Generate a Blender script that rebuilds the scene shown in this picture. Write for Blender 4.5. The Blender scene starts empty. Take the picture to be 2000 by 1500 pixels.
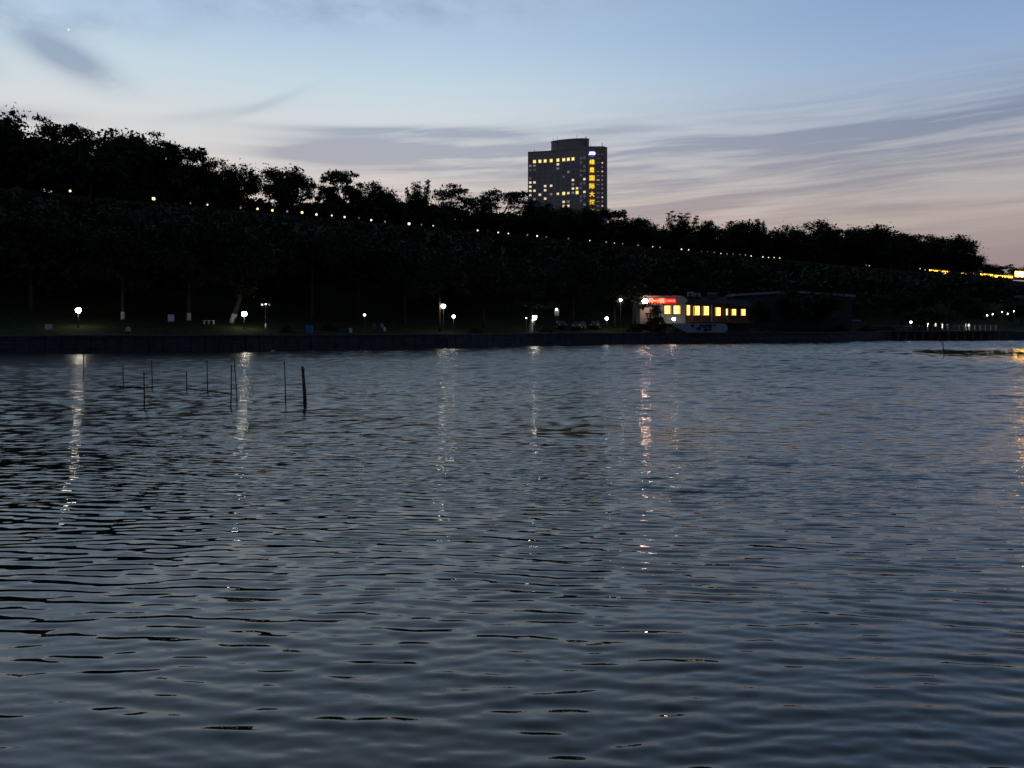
import bpy, bmesh, math, random
import numpy as np
from mathutils import Vector, Matrix

scene = bpy.context.scene
col = scene.collection
PI = math.pi
rad = math.radians
random.seed(7)

# ------------------------------------------------------------------ camera
EYE = 3.0
cam_d = bpy.data.cameras.new('camera')
cam = bpy.data.objects.new('camera', cam_d)
col.objects.link(cam)
cam.location = (0, 0, EYE)
cam.rotation_euler = (rad(90), 0, 0)
cam_d.sensor_width = 36
cam_d.lens = 27
cam_d.shift_y = -0.055
cam_d.clip_start = 0.1
cam_d.clip_end = 9000
scene.camera = cam
scene.view_settings.view_transform = 'Standard'
scene.view_settings.look = 'None'
scene.view_settings.exposure = 0.0
scene.view_settings.gamma = 1.0
scene.view_settings.use_curve_mapping = False
scene.cycles.use_denoising = True
scene.cycles.denoiser = 'OPENIMAGEDENOISE'
scene.cycles.denoising_input_passes = 'RGB_ALBEDO_NORMAL'
scene.cycles.denoising_prefilter = 'ACCURATE'
scene.cycles.max_bounces = 5
scene.cycles.diffuse_bounces = 2
scene.cycles.glossy_bounces = 3
scene.cycles.transmission_bounces = 2
scene.cycles.sample_clamp_indirect = 8.0
scene.cycles.caustics_reflective = False
scene.cycles.caustics_refractive = False


def lin(c):
    return tuple((x / 12.92 if x <= 0.04045 else ((x + 0.055) / 1.055) ** 2.4) for x in [v / 255.0 for v in c])


# ------------------------------------------------------------------ node helpers
class S:
    """A float socket with arithmetic."""
    def __init__(self, nt, sock):
        self.nt, self.s = nt, sock

    def op(self, o, b=None, c=None, clamp=False):
        n = self.nt.nodes.new('ShaderNodeMath')
        n.operation = o
        n.use_clamp = clamp
        for i, v in enumerate((self, b, c)):
            if v is None:
                continue
            if isinstance(v, S):
                self.nt.links.new(v.s, n.inputs[i])
            else:
                n.inputs[i].default_value = v
        return S(self.nt, n.outputs[0])

    def __add__(self, b): return self.op('ADD', b)
    def __radd__(self, b): return self.op('ADD', b)
    def __sub__(self, b): return self.op('SUBTRACT', b)
    def __mul__(self, b): return self.op('MULTIPLY', b)
    def __rmul__(self, b): return self.op('MULTIPLY', b)
    def __truediv__(self, b): return self.op('DIVIDE', b)
    def __neg__(self): return self.op('MULTIPLY', -1.0)

    def smooth(self, a, b):
        n = self.nt.nodes.new('ShaderNodeMapRange')
        n.interpolation_type = 'SMOOTHSTEP'
        self.nt.links.new(self.s, n.inputs['Value'])
        n.inputs['From Min'].default_value = a
        n.inputs['From Max'].default_value = b
        return S(self.nt, n.outputs['Result'])


def combine(nt, x, y, z):
    n = nt.nodes.new('ShaderNodeCombineXYZ')
    for i, v in enumerate((x, y, z)):
        if isinstance(v, S):
            nt.links.new(v.s, n.inputs[i])
        else:
            n.inputs[i].default_value = v
    return n.outputs[0]


def noise(nt, vec, scale=1.0, detail=4, rough=0.5, dist=0.0):
    n = nt.nodes.new('ShaderNodeTexNoise')
    n.inputs['Scale'].default_value = scale
    n.inputs['Detail'].default_value = detail
    n.inputs['Roughness'].default_value = rough
    n.inputs['Distortion'].default_value = dist
    nt.links.new(vec, n.inputs['Vector'])
    return S(nt, n.outputs['Fac'])


def ramp(nt, fac, stops):
    n = nt.nodes.new('ShaderNodeValToRGB')
    cr = n.color_ramp
    while len(cr.elements) < len(stops):
        cr.elements.new(0.5)
    for e, (p, c) in zip(cr.elements, stops):
        e.position = p
        e.color = (*c, 1)
    nt.links.new(fac.s, n.inputs[0])
    return n.outputs[0]


def mixc(nt, f, a, b, mode='MIX'):
    n = nt.nodes.new('ShaderNodeMix')
    n.data_type = 'RGBA'
    n.blend_type = mode
    for sock, v in ((n.inputs[0], f), (n.inputs[6], a), (n.inputs[7], b)):
        if isinstance(v, S):
            nt.links.new(v.s, sock)
        elif isinstance(v, (int, float)):
            sock.default_value = v
        elif isinstance(v, tuple):
            sock.default_value = (*v, 1)
        else:
            nt.links.new(v, sock)
    return n.outputs[2]


# ------------------------------------------------------------------ dusk sky
SUN_AZ = rad(-38)      # the sun has set behind the left end of the ridge
world = bpy.data.worlds.new('World')
scene.world = world
world.use_nodes = True
nt = world.node_tree
nt.nodes.clear()
tc = nt.nodes.new('ShaderNodeTexCoord')
sep = nt.nodes.new('ShaderNodeSeparateXYZ')
nt.links.new(tc.outputs['Generated'], sep.inputs[0])
dx, dy, dz = (S(nt, sep.outputs[i]) for i in range(3))
el = dz.op('ARCSINE') * (180 / PI)               # degrees
az = dx.op('ARCTAN2', dy)                        # radians, 0 straight ahead, + right
e90 = (el / 90.0).op('MAXIMUM', 0.0)


def st(d, c): return (d / 90.0, lin(c))


west = ramp(nt, e90, [st(0, (222, 178, 156)), st(5, (220, 186, 168)), st(8.5, (218, 200, 190)), st(11.5, (218, 213, 210)),
                      st(14.5, (213, 219, 223)), st(17.5, (196, 216, 228)), st(20.5, (178, 202, 227)), st(30, (158, 179, 202)),
                      st(55, (112, 133, 155)), st(90, (58, 80, 120))])
north = ramp(nt, e90, [st(0, (150, 130, 132)), st(4.5, (157, 141, 141)), st(7.5, (181, 168, 164)), st(10.5, (184, 182, 184)),
                       st(14, (170, 183, 201)), st(18, (146, 172, 208)), st(21, (134, 163, 203)), st(30, (124, 150, 182)),
                       st(55, (92, 114, 142)), st(90, (58, 80, 120))])
east = ramp(nt, e90, [st(0, (52, 55, 70)), st(8, (74, 75, 94)), st(16, (70, 78, 102)), st(35, (58, 72, 104)), st(90, (58, 80, 120))])
sky = mixc(nt, az.smooth(-0.15, 0.62), west, north)
sky = mixc(nt, az.op('ABSOLUTE').smooth(0.75, 2.3), sky, east)

# clouds: long thin streaks, drawn out along the horizon and slightly tilted
el_t = el - az * 2.4 + az * az * 1.0
wv = combine(nt, az * 1.4, el_t * 0.09, 3.1)
warp = noise(nt, wv, 1.6, 2)
v1 = combine(nt, az * 2.6, el_t * 0.85 + warp * 2.0, 0.0)
n1 = noise(nt, v1, 1.0, 7, 0.6, 0.35)
v2 = combine(nt, az * 5.5 + 9.0, el_t * 1.9 + warp * 3.0, 4.0)
n2 = noise(nt, v2, 1.0, 5, 0.55)
streak = (n1 * 0.72 + n2 * 0.28).smooth(0.41, 0.60)


def blob(a0, e0, ra, re, rot=0.0):
    """soft elliptical patch at azimuth a0 (deg), elevation e0 (deg)."""
    A = az * (180 / PI) - a0
    E = el - e0
    c, s_ = math.cos(rad(rot)), math.sin(rad(rot))
    u = (A * c + E * s_) / ra
    v = (E * c - A * s_) / re
    d = (u * u + v * v)
    return (d * -1.0).op('EXPONENT')


bank = blob(27, 12.4, 27, 2.9, 4)
mid = blob(-1, 12.6, 15, 1.6, 2)
lens = blob(-11.6, 12.6, 5.0, 0.85, 2) * (n2.smooth(0.25, 0.6) * 0.35 + 0.65)
line = blob(-6, 14.2, 10, 0.38, 1)
low = blob(14, 7.6, 30, 2.6, 1) * 0.65
puff_n = noise(nt, combine(nt, az * 14.0, el * 0.5, 8.0), 1.0, 6, 0.6)
puff = (blob(-30.2, 17.0, 3.0, 0.95, -20) * puff_n.smooth(0.26, 0.52)) * 1.5 + blob(-34.5, 13.0, 4.5, 0.5, 4) + blob(-35, 15.6, 1.3, 0.8, 0) * 0.5
high = (blob(-12, 22.0, 16, 1.1, 3) + blob(-32, 19.0, 7, 0.9, 4)) * puff_n.smooth(0.3, 0.7) * 0.5
wisp = blob(-17.5, 15.6, 3.0, 0.3, 24) * 0.28 + blob(-21, 14.6, 4, 0.4, 12) * 0.3
elsewhere = az.op('ABSOLUTE').smooth(0.65, 1.0) * 0.35 * el.smooth(1.0, 6.0) * (el * -1.0).smooth(-34.0, -14.0)
cover = (bank * (streak * 0.78 + 0.42) + mid * (streak * 0.85 + 0.22) + lens * 1.9 + line * (streak * 0.6 + 0.5)
         + low * streak + puff * 0.8 + high + wisp + elsewhere * streak)
cover = cover.op('MINIMUM', 0.92)
cloudy = mixc(nt, 1.0, sky, mixc(nt, el.smooth(5.0, 16.0), (0.64, 0.63, 0.71), (0.53, 0.57, 0.68)), 'MULTIPLY')
# thin gaps between the streaks catch a little more light
glow = (bank + mid + low) * (n1 * 0.5 + n2 * 0.5).smooth(0.48, 0.34) * 0.16
sky = mixc(nt, cover, sky, cloudy)
sky = mixc(nt, glow, sky, (0.86, 0.76, 0.72))
# the evening star
vd = Vector(((134 - 1000) / 1500, 1, (640 - 58) / 1500)).normalized()
star = (dx * vd.x + dy * vd.y + dz * vd.z).op('GREATER_THAN', math.cos(0.00105))
sky = mixc(nt, star, sky, (1.0, 1.0, 0.95))
# a weak physical twilight sky on top
nis = nt.nodes.new('ShaderNodeTexSky')
nis.sky_type = 'NISHITA'
nis.sun_disc = False
nis.sun_elevation = rad(0.2)
nis.sun_rotation = SUN_AZ
nis.dust_density = 2.0
bg1 = nt.nodes.new('ShaderNodeBackground')
bg1.inputs['Strength'].default_value = 0.97
nt.links.new(sky, bg1.inputs['Color'])
bg2 = nt.nodes.new('ShaderNodeBackground')
bg2.inputs['Strength'].default_value = 0.012
nt.links.new(nis.outputs[0], bg2.inputs['Color'])
add = nt.nodes.new('ShaderNodeAddShader')
nt.links.new(bg1.outputs[0], add.inputs[0])
nt.links.new(bg2.outputs[0], add.inputs[1])
wout = nt.nodes.new('ShaderNodeOutputWorld')
nt.links.new(add.outputs[0], wout.inputs[0])
world.cycles.sampling_method = 'MANUAL'
world.cycles.sample_map_resolution = 512

# afterglow of the set sun, from behind the ridge on the left: hardly any direct light left
sun_d = bpy.data.lights.new('sun', 'SUN')
sun_d.energy = 0.02
sun_d.angle = rad(12)
sun_d.color = (1.0, 0.8, 0.65)
sun = bpy.data.objects.new('sun', sun_d)
col.objects.link(sun)
sdir = Vector((math.sin(SUN_AZ) * math.cos(rad(2)), math.cos(SUN_AZ) * math.cos(rad(2)), math.sin(rad(2))))
sun.rotation_euler = sdir.to_track_quat('Z', 'Y').to_euler()


# ------------------------------------------------------------------ materials
MATS = {}


def mat(name, color=(0.5, 0.5, 0.5), rough=0.7, spec=0.3, metal=0.0, emit=None, es=1.0, var=0.0, vscale=3.0, bump=0.0, bscale=8.0, stretch=(1, 1, 1)):
    if name in MATS:
        return MATS[name]
    m = bpy.data.materials.new(name)
    m.use_nodes = True
    t = m.node_tree
    b = t.nodes['Principled BSDF']
    b.inputs['Base Color'].default_value = (*color, 1)
    b.inputs['Roughness'].default_value = rough
    b.inputs['Specular IOR Level'].default_value = spec
    b.inputs['Metallic'].default_value = metal
    if emit:
        b.inputs['Emission Color'].default_value = (*emit, 1)
        b.inputs['Emission Strength'].default_value = es
        if es < 2.0:
            m.cycles.emission_sampling = 'NONE'
    if var or bump:
        geo = t.nodes.new('ShaderNodeNewGeometry')
        mp = t.nodes.new('ShaderNodeMapping')
        mp.inputs['Scale'].default_value = stretch
        t.links.new(geo.outputs['Position'], mp.inputs[0])
    if var:
        n = noise(t, mp.outputs[0], vscale, 5, 0.6)
        c = ramp(t, n, [(0.3, tuple(x * (1 - var) for x in color)), (0.7, tuple(min(1, x * (1 + var)) for x in color))])
        t.links.new(c, b.inputs['Base Color'])
    if bump:
        n = noise(t, mp.outputs[0], bscale, 4, 0.6)
        bn = t.nodes.new('ShaderNodeBump')
        bn.inputs['Strength'].default_value = bump
        bn.inputs['Distance'].default_value = 0.05
        t.links.new(n.s, bn.inputs['Height'])
        t.links.new(bn.outputs[0], b.inputs['Normal'])
    MATS[name] = m
    return m


M_LEAF = [mat('leaf_dark', (0.022, 0.031, 0.015), 0.75, 0.15, var=0.4, vscale=0.6),
          mat('leaf_mid', (0.030, 0.041, 0.018), 0.75, 0.15, var=0.4, vscale=0.6),
          mat('leaf_olive', (0.036, 0.039, 0.020), 0.75, 0.15, var=0.4, vscale=0.6)]
M_BARK = mat('bark', (0.07, 0.055, 0.042), 0.9, 0.1, var=0.4, vscale=4, bump=0.6, bscale=12)
M_WHITEWASH = mat('whitewash', (0.62, 0.62, 0.60), 0.9, 0.1, var=0.15, vscale=5)
M_GRASS = mat('grass', (0.028, 0.038, 0.016), 0.95, 0.05, var=0.45, vscale=0.9, bump=0.8, bscale=5)
M_SOIL = mat('soil', (0.05, 0.045, 0.03), 0.95, 0.05, var=0.3)
M_STONE = mat('bank_stone', (0.055, 0.058, 0.064), 0.85, 0.2, var=0.35, vscale=1.3, bump=0.8, bscale=4)
M_COPING = mat('coping_stone', (0.09, 0.092, 0.10), 0.8, 0.2, var=0.3, vscale=2)
M_WALL = mat('old_brick', (0.05, 0.045, 0.042), 0.9, 0.1, var=0.35, vscale=1.0, bump=0.6)
M_TIMBER = mat('timber', (0.16, 0.12, 0.09), 0.8, 0.2, var=0.35, vscale=3, stretch=(1, 6, 1))
M_POLE = mat('wet_pole', (0.03, 0.026, 0.022), 0.6, 0.3, var=0.3)
M_DARKMETAL = mat('dark_metal', (0.06, 0.06, 0.065), 0.5, 0.4)
M_GREYMETAL = mat('grey_metal', (0.35, 0.36, 0.38), 0.45, 0.5, var=0.15)
M_PALEMETAL = mat('pale_metal', (0.55, 0.56, 0.58), 0.4, 0.5)
M_HOTEL = mat('hotel_wall', (0.47, 0.395, 0.335), 0.8, 0.2, var=0.08, vscale=0.06)
M_WING = mat('hotel_wing_wall', (0.46, 0.32, 0.265), 0.8, 0.2, var=0.1, vscale=0.1)
M_PENT = mat('hotel_penthouse', (0.36, 0.30, 0.265), 0.8, 0.2, var=0.08, vscale=0.08)
M_GLASS = mat('dark_glass', (0.05, 0.055, 0.065), 0.15, 0.5)
M_CURTAINED = mat('curtained_glass', (0.35, 0.305, 0.27), 0.5, 0.3)
M_FRAME = mat('window_frame', (0.44, 0.37, 0.315), 0.6, 0.3)
M_RENDER = mat('white_render', (0.36, 0.355, 0.35), 0.85, 0.2, var=0.12, vscale=1.2)
M_BROWN = mat('brown_wood', (0.22, 0.09, 0.045), 0.6, 0.3, var=0.3, vscale=2)
M_REDSIGN = mat('sign_red', (0.5, 0.02, 0.02), 0.5, 0.3, emit=(1.0, 0.012, 0.012), es=0.62)
M_REDTEXT = mat('sign_letters', (0.9, 0.5, 0.3), 0.5, 0.3, emit=(1.0, 0.42, 0.20), es=1.5)
M_REDTEXT2 = mat('sign_letters_pink', (0.9, 0.4, 0.3), 0.5, 0.3, emit=(1.0, 0.24, 0.17), es=1.1)
M_YTEXT = mat('hotel_letters', (0.9, 0.7, 0.1), 0.5, 0.3, emit=(1.0, 0.70, 0.04), es=1.2)
M_BLUE = mat('logo_blue', (0.05, 0.08, 0.6), 0.5, 0.3, emit=(0.04, 0.07, 0.75), es=0.9)
M_LOGOW = mat('logo_white', (0.9, 0.9, 0.9), 0.5, 0.3, emit=(0.85, 0.87, 1.0), es=1.3)
M_TILE = mat('roof_tile', (0.016, 0.016, 0.018), 0.9, 0.08, var=0.3, vscale=2)


def emat(name, c, s, light=True):
    m = mat(name, (0.8, 0.8, 0.8), 0.5, 0.2, emit=c, es=s)
    if light:
        m.cycles.emission_sampling = 'FRONT'
    if not light:
        m.cycles.emission_sampling = 'NONE'      # too weak to be worth sampling as a lamp
    return m


E_WIN = emat('lit_window_yellow', (1.0, 0.70, 0.22), 1.5, False)
E_WINW = emat('lit_window_pale', (1.0, 0.80, 0.48), 0.85, False)
E_WIND = emat('lit_window_dim', (1.0, 0.84, 0.72), 0.15, False)
E_WINF = emat('lit_window_faint', (0.85, 0.8, 0.85), 0.035, False)
E_REST = emat('restaurant_window_light', (1.0, 0.66, 0.15), 2.1)
E_GALB = emat('gallery_light_bright', (1.0, 0.50, 0.06), 30.0)
E_GAL = emat('gallery_light', (1.0, 0.50, 0.05), 4.5, False)
E_PATH = emat('path_lamp_warm', (1.0, 0.74, 0.34), 2.2, False)
E_PATHS = emat('path_lamp_white', (1.0, 0.86, 0.62), 1.6, False)
E_PATHD = emat('path_lamp_dim', (0.95, 0.85, 0.7), 0.28, False)
E_SHORE = emat('shore_lamp_white', (1.0, 0.93, 0.78), 27.0)
E_SHOREB = emat('shore_lamp_bright', (1.0, 0.92, 0.76), 36.0)
E_SHORES = emat('shore_lamp_small', (1.0, 0.94, 0.85), 7.0)
E_SAPL = emat('sapling_lamp', (1.0, 0.95, 0.8), 55.0)
E_FLOOD = emat('floodlight_warm', (1.0, 0.58, 0.42), 110.0)


# ------------------------------------------------------------------ mesh helpers
class MB:
    def __init__(self):
        self.v, self.f, self.m = [], [], []

    def add(self, vs, fs, mi=0):
        o = len(self.v)
        self.v += [tuple(p) for p in vs]
        self.f += [tuple(i + o for i in f) for f in fs]
        self.m += [mi] * len(fs)
        return self

    def box(self, c, s, mi=0, rz=0.0):
        hx, hy, hz = s[0] / 2, s[1] / 2, s[2] / 2
        cz, sz = math.cos(rz), math.sin(rz)
        vs = []
        for z in (-hz, hz):
            for x, y in ((-hx, -hy), (hx, -hy), (hx, hy), (-hx, hy)):
                vs.append((c[0] + x * cz - y * sz, c[1] + x * sz + y * cz, c[2] + z))
        return self.add(vs, [(3, 2, 1, 0), (4, 5, 6, 7), (0, 1, 5, 4), (1, 2, 6, 5), (2, 3, 7, 6), (3, 0, 4, 7)], mi)

    def tube(self, pts, rs, n=8, mi=0):
        pts = [Vector(p) for p in pts]
        vs, fs = [], []
        for i, p in enumerate(pts):
            d = (pts[min(i + 1, len(pts) - 1)] - pts[max(i - 1, 0)]).normalized()
            a = d.orthogonal().normalized() if abs(d.z) < 0.95 else Vector((1, 0, 0)).cross(d).normalized()
            b = d.cross(a)
            r = rs[i] if isinstance(rs, (list, tuple)) else rs
            for k in range(n):
                t = 2 * PI * k / n
                vs.append(p + (a * math.cos(t) + b * math.sin(t)) * r)
        for i in range(len(pts) - 1):
            for k in range(n):
                fs.append((i * n + k, i * n + (k + 1) % n, (i + 1) * n + (k + 1) % n, (i + 1) * n + k))
        fs.append(tuple(range(n - 1, -1, -1)))
        fs.append(tuple(range((len(pts) - 1) * n, len(pts) * n)))
        return self.add(vs, fs, mi)

    def prism(self, poly, z0, z1, mi=0):
        n = len(poly)
        vs = [(x, y, z0) for x, y in poly] + [(x, y, z1) for x, y in poly]
        fs = [tuple(range(n - 1, -1, -1)), tuple(range(n, 2 * n))]
        fs += [(i, (i + 1) % n, n + (i + 1) % n, n + i) for i in range(n)]
        return self.add(vs, fs, mi)

    def slab(self, poly, y0, y1, mi=0):
        """polygon in the x-z plane extruded along y (front y0 < back y1)."""
        n = len(poly)
        vs = [(x, y0, z) for x, z in poly] + [(x, y1, z) for x, z in poly]
        fs = [tuple(range(n)), tuple(range(2 * n - 1, n - 1, -1))]
        fs += [(i, n + i, n + (i + 1) % n, (i + 1) % n) for i in range(n)]
        return self.add(vs, fs, mi)

    def ball(self, c, r, mi=0, nu=12, nv=8):
        vs, fs = [], []
        rx, ry, rz_ = r if isinstance(r, tuple) else (r, r, r)
        for j in range(nv + 1):
            th = PI * j / nv
            for i in range(nu):
                ph = 2 * PI * i / nu
                vs.append((c[0] + rx * math.sin(th) * math.cos(ph), c[1] + ry * math.sin(th) * math.sin(ph), c[2] + rz_ * math.cos(th)))
        for j in range(nv):
            for i in range(nu):
                fs.append((j * nu + i, (j + 1) * nu + i, (j + 1) * nu + (i + 1) % nu, j * nu + (i + 1) % nu))
        return self.add(vs, fs, mi)

    def mesh(self, name, mats, smooth=False):
        me = bpy.data.meshes.new(name)
        me.from_pydata(self.v, [], self.f)
        for m in (mats if isinstance(mats, (list, tuple)) else [mats]):
            me.materials.append(m)
        me.polygons.foreach_set('material_index', self.m)
        if smooth:
            me.polygons.foreach_set('use_smooth', [True] * len(self.f))
        me.update()
        return me

    def build(self, name, mats, parent=None, smooth=False):
        return link(name, self.mesh(name, mats, smooth), parent)


def link(name, data, parent=None, loc=None):
    o = bpy.data.objects.new(name, data)
    col.objects.link(o)
    if parent is not None:
        o.parent = parent
    if loc is not None:
        o.location = loc
    return o


def tag(o, label=None, cat=None, group=None, kind=None):
    for k, v in (('label', label), ('category', cat), ('group', group), ('kind', kind)):
        if v:
            o[k] = v
    return o


def empty(name, loc, label, cat, group=None, rz=0.0):
    o = link(name, None, None, loc)
    o.rotation_euler = (0, 0, rz)
    o.empty_display_size = 0.5
    return tag(o, label, cat, group)


def np_mesh(name, verts, quads, mats, smooth=False, midx=None):
    me = bpy.data.meshes.new(name)
    nv, nf = len(verts), len(quads)
    k = quads.shape[1]
    me.vertices.add(nv)
    me.vertices.foreach_set('co', np.ascontiguousarray(verts, np.float32).ravel())
    me.loops.add(nf * k)
    me.loops.foreach_set('vertex_index', np.ascontiguousarray(quads, np.int32).ravel())
    me.polygons.add(nf)
    me.polygons.foreach_set('loop_start', np.arange(0, nf * k, k, dtype=np.int32))
    for m in (mats if isinstance(mats, (list, tuple)) else [mats]):
        me.materials.append(m)
    if midx is not None:
        me.polygons.foreach_set('material_index', np.ascontiguousarray(midx, np.int32))
    me.polygons.foreach_set('use_smooth', np.full(nf, smooth))
    me.update(calc_edges=True)
    me.validate()
    return me


def at(px, py, Y):
    """point at depth Y on the sight line through photo pixel (px, py)."""
    return Vector(((px - 1000) / 1500 * Y, Y, EYE + (640 - py) / 1500 * Y))


# ------------------------------------------------------------------ the lay of the land
W0 = np.array([-77.0, 134.0])          # a point of the terrace wall line
WD = np.array([0.8, 0.6])              # direction along the wall
WN = np.array([-0.6, 0.8])             # away from the lake
WALL_TOP = 25.9
SHORE = np.array([(-220, 52), (-140, 70), (-100, 78), (-60, 90), (-34, 98), (-9.7, 112), (3.4, 127), (24, 140), (45, 150), (66, 160),
                  (87, 178), (100, 181), (120, 182), (160, 184), (240, 190), (340, 198), (460, 210)], float)
_rel = SHORE - W0
SH_A, SH_P = _rel @ WD, _rel @ WN


def ap(x, y):
    r = np.array([x, y]) - W0
    return float(r @ WD), float(r @ WN)


def hill_profile(t, p):
    if p <= 0:
        return float(np.interp(t, [0, 0.08, 0.3, 0.42, 0.6, 0.85, 0.98, 1.0], [2.05, 2.15, 4.0, 5.2, 9.5, 16.5, 18.5, 18.6]))
    return float(np.interp(p, [0, 1.0, 5, 45, 90, 130], [18.6, 25.0, 25.6, 25.2, 9, -3]))


def ground_z(x, y):
    a, p = ap(x, y)
    ps = float(np.interp(a, SH_A, SH_P))
    t = min(1.0, max(0.0, 1 - p / ps))
    return hill_profile(t, p) + 0.25 * math.sin(x * 0.21 + 1) * math.sin(y * 0.17) * min(1, max(0, (t - 0.1) * 6))


def wall_Y(px):
    """depth of the wall line on the sight line of photo column px."""
    u = (px - 1000) / 1500
    # (u*Y, Y) . WN = W0 . WN
    return float(W0 @ WN) / float(u * WN[0] + WN[1])


# ground to the horizon
mb = MB()
mb.add([(-6000, 60, -4.5), (6000, 60, -4.5), (6000, 8000, -4.5), (-6000, 8000, -4.5)], [(0, 1, 2, 3)])
tag(mb.build('ground', M_SOIL), kind='structure')

# hillside with the lawn at its foot
aa = np.linspace(SH_A[0], SH_A[-1], 240)
rows = []
ts = np.concatenate([np.linspace(0, 0.5, 22), np.linspace(0.54, 1.0, 16)])
for a in aa:
    ps = np.interp(a, SH_A, SH_P)
    r = [(a, ps * (1 - t), t) for t in ts] + [(a, p, 1) for p in (1.0, 3, 6, 15, 30, 45, 60, 90, 130)]
    rows.append(r)
vs = []
for r in rows:
    for a, p, t in r:
        xy = W0 + WD * a + WN * p
        if p <= 0 and t < 0.999:
            z = ground_z(*xy)
        else:
            z = hill_profile(1, p)
        vs.append((xy[0], xy[1], z))
n0, n1_ = len(rows), len(rows[0])
idx = np.arange(n0 * n1_).reshape(n0, n1_)
q = np.stack([idx[:-1, :-1], idx[1:, :-1], idx[1:, 1:], idx[:-1, 1:]], -1).reshape(-1, 4)
tag(link('hillside', np_mesh('hillside', np.array(vs), q, M_GRASS, True)), kind='structure')

# stone bank along the water
mb = MB()
L = []
for i in range(len(SHORE) - 1):
    n = max(2, int(np.linalg.norm(SHORE[i + 1] - SHORE[i]) / 1.6))
    for k in range(n):
        L.append(SHORE[i] + (SHORE[i + 1] - SHORE[i]) * k / n)
L = np.array(L)
T = np.gradient(L, axis=0)
T /= np.linalg.norm(T, axis=1)[:, None]
OUT = np.stack([T[:, 1], -T[:, 0]], 1)
bank = tag(link('stone_bank', None), 'dark stone embankment wall running along the far edge of the lake', 'embankment')
rngb = random.Random(3)
courses = [(-1.2, 0.5, 0.62), (0.52, 1.0, 0.46), (1.02, 1.5, 0.30), (1.52, 1.92, 0.14)]
for z0, z1, off in courses:
    mb = MB()
    for i in range(len(L) - 1):
        if abs(L[i][0]) > 175:
            continue
        g = 0.02
        o = off + rngb.uniform(-0.05, 0.05)
        a, b = L[i] * (1 - g) + L[i + 1] * g, L[i] * g + L[i + 1] * (1 - g)
        oa = OUT[i]
        poly = [a + oa * o, b + oa * o, b - oa * 0.8, a - oa * 0.8]
        mb.prism([tuple(p) for p in poly], z0, z1 - rngb.uniform(0, 0.03))
    o = mb.build('stone_course', M_STONE, bank)
    o['kind'] = 'stuff'
mb = MB()
for i in range(len(L) - 1):
    if abs(L[i][0]) > 175:
        continue
    a, b = L[i] * 0.99 + L[i + 1] * 0.01, L[i] * 0.01 + L[i + 1] * 0.99
    oa = OUT[i]
    mb.prism([tuple(p) for p in (a + oa * 0.26, b + oa * 0.26, b - oa * 0.75, a - oa * 0.75)], 1.93, 2.12 + rngb.uniform(-.015, .015))
o = mb.build('coping', M_COPING, bank)
o['kind'] = 'stuff'

# ------------------------------------------------------------------ water: a rippled sheet
rng = np.random.default_rng(11)
ys = [2.2]
while ys[-1] < 196:
    ys.append(ys[-1] + max(0.021, 0.0021 * ys[-1]))
ys = np.array(ys)
NC = 430
u = np.linspace(-1, 1, NC)
half = 0.74 * ys + 7.0
X = half[:, None] * u[None, :]
Yg = np.repeat(ys[:, None], NC, 1)
K = 120
lam = np.exp(rng.uniform(math.log(0.11), math.log(2.2), K))
th = rng.normal(rad(3), 1.0, K) * 1.0
th = rad(6) + (th - rad(3)) * np.where(lam < 0.22, rad(20), np.where(lam < 0.8, rad(10), rad(22)))
kx, ky = 2 * PI / lam * np.sin(th), 2 * PI / lam * np.cos(th)
ph = rng.uniform(0, 2 * PI, K)
# slope share of each component: mostly 0.3 - 0.9 m ripples
wgt = np.exp(-((np.log(lam) - math.log(0.255)) / 0.50) ** 2) + np.where(lam > 0.8, 0.055, 0.09)
cell = np.maximum(0.021, 0.0021 * ys)


def lowfreq(sx, sy, seed, n=10):
    r = np.random.default_rng(seed)
    out = np.zeros_like(X)
    for _ in range(n):
        out += np.sin(X * sx * r.normal() + Yg * sy * r.normal() + r.uniform(0, 6.28))
    return out / math.sqrt(n / 2) / 1.41


gust = lowfreq(0.22, 0.35, 5) * 0.5 + lowfreq(0.05, 0.09, 6) * 0.5
gust = np.clip(1.0 + np.interp(ys, [10, 30], [0.42, 0.14])[:, None] * gust, 0.35, 1.7)
sig = np.interp(ys, [2, 5, 8, 13, 25, 60, 120, 196], [0.066, 0.068, 0.080, 0.098, 0.115, 0.14, 0.15, 0.15])[:, None] * gust
# calm slick on the right, sheltered water on the left
gx, gy = X, Yg
slick = np.exp(-(((gx - 70) / 30) ** 4 + ((gy - 86 - (gx - 62) * 0.12 + 0.8 * np.sin(gx * .7)) / 23) ** 4)) * np.clip(1.7 + 0.35 * lowfreq(0.35, 0.5, 9), 0, 1)
left = np.exp(-(((gx + 54) / 24) ** 2 + ((gy - 74) / 30) ** 2))
sig = sig * (1 - 0.9 * np.clip(slick, 0, 1)) * (1 - 0.82 * left)
H = np.zeros_like(X)
norm = np.zeros(len(ys))
wx = X + 0.10 * np.sin(Yg * 1.3 + X * 0.4) + 0.25 * lowfreq(0.3, 0.3, 21, 6)
wy = Yg + 0.07 * np.sin(X * 0.9 + 1.0) + 0.22 * lowfreq(0.35, 0.3, 22, 6)
for i in range(K):
    fade = np.clip((lam[i] / cell - 3.0) / 3.0, 0, 1)
    fx = np.clip((lam[i] / max(0.15, abs(math.sin(th[i]))) / (2 * half / NC) - 2.5) / 2.5, 0, 1)
    fade = fade * fx
    if fade.max() <= 0:
        continue
    k = 2 * PI / lam[i]
    norm += (wgt[i] * fade) ** 2 * 0.5
    s = np.sin(kx[i] * wx + ky[i] * wy + ph[i])
    H += (wgt[i] / k * fade)[:, None] * (s + 0.18 * np.cos(2 * (kx[i] * wx + ky[i] * wy + ph[i])))
H *= sig / np.sqrt(norm)[:, None]
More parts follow.
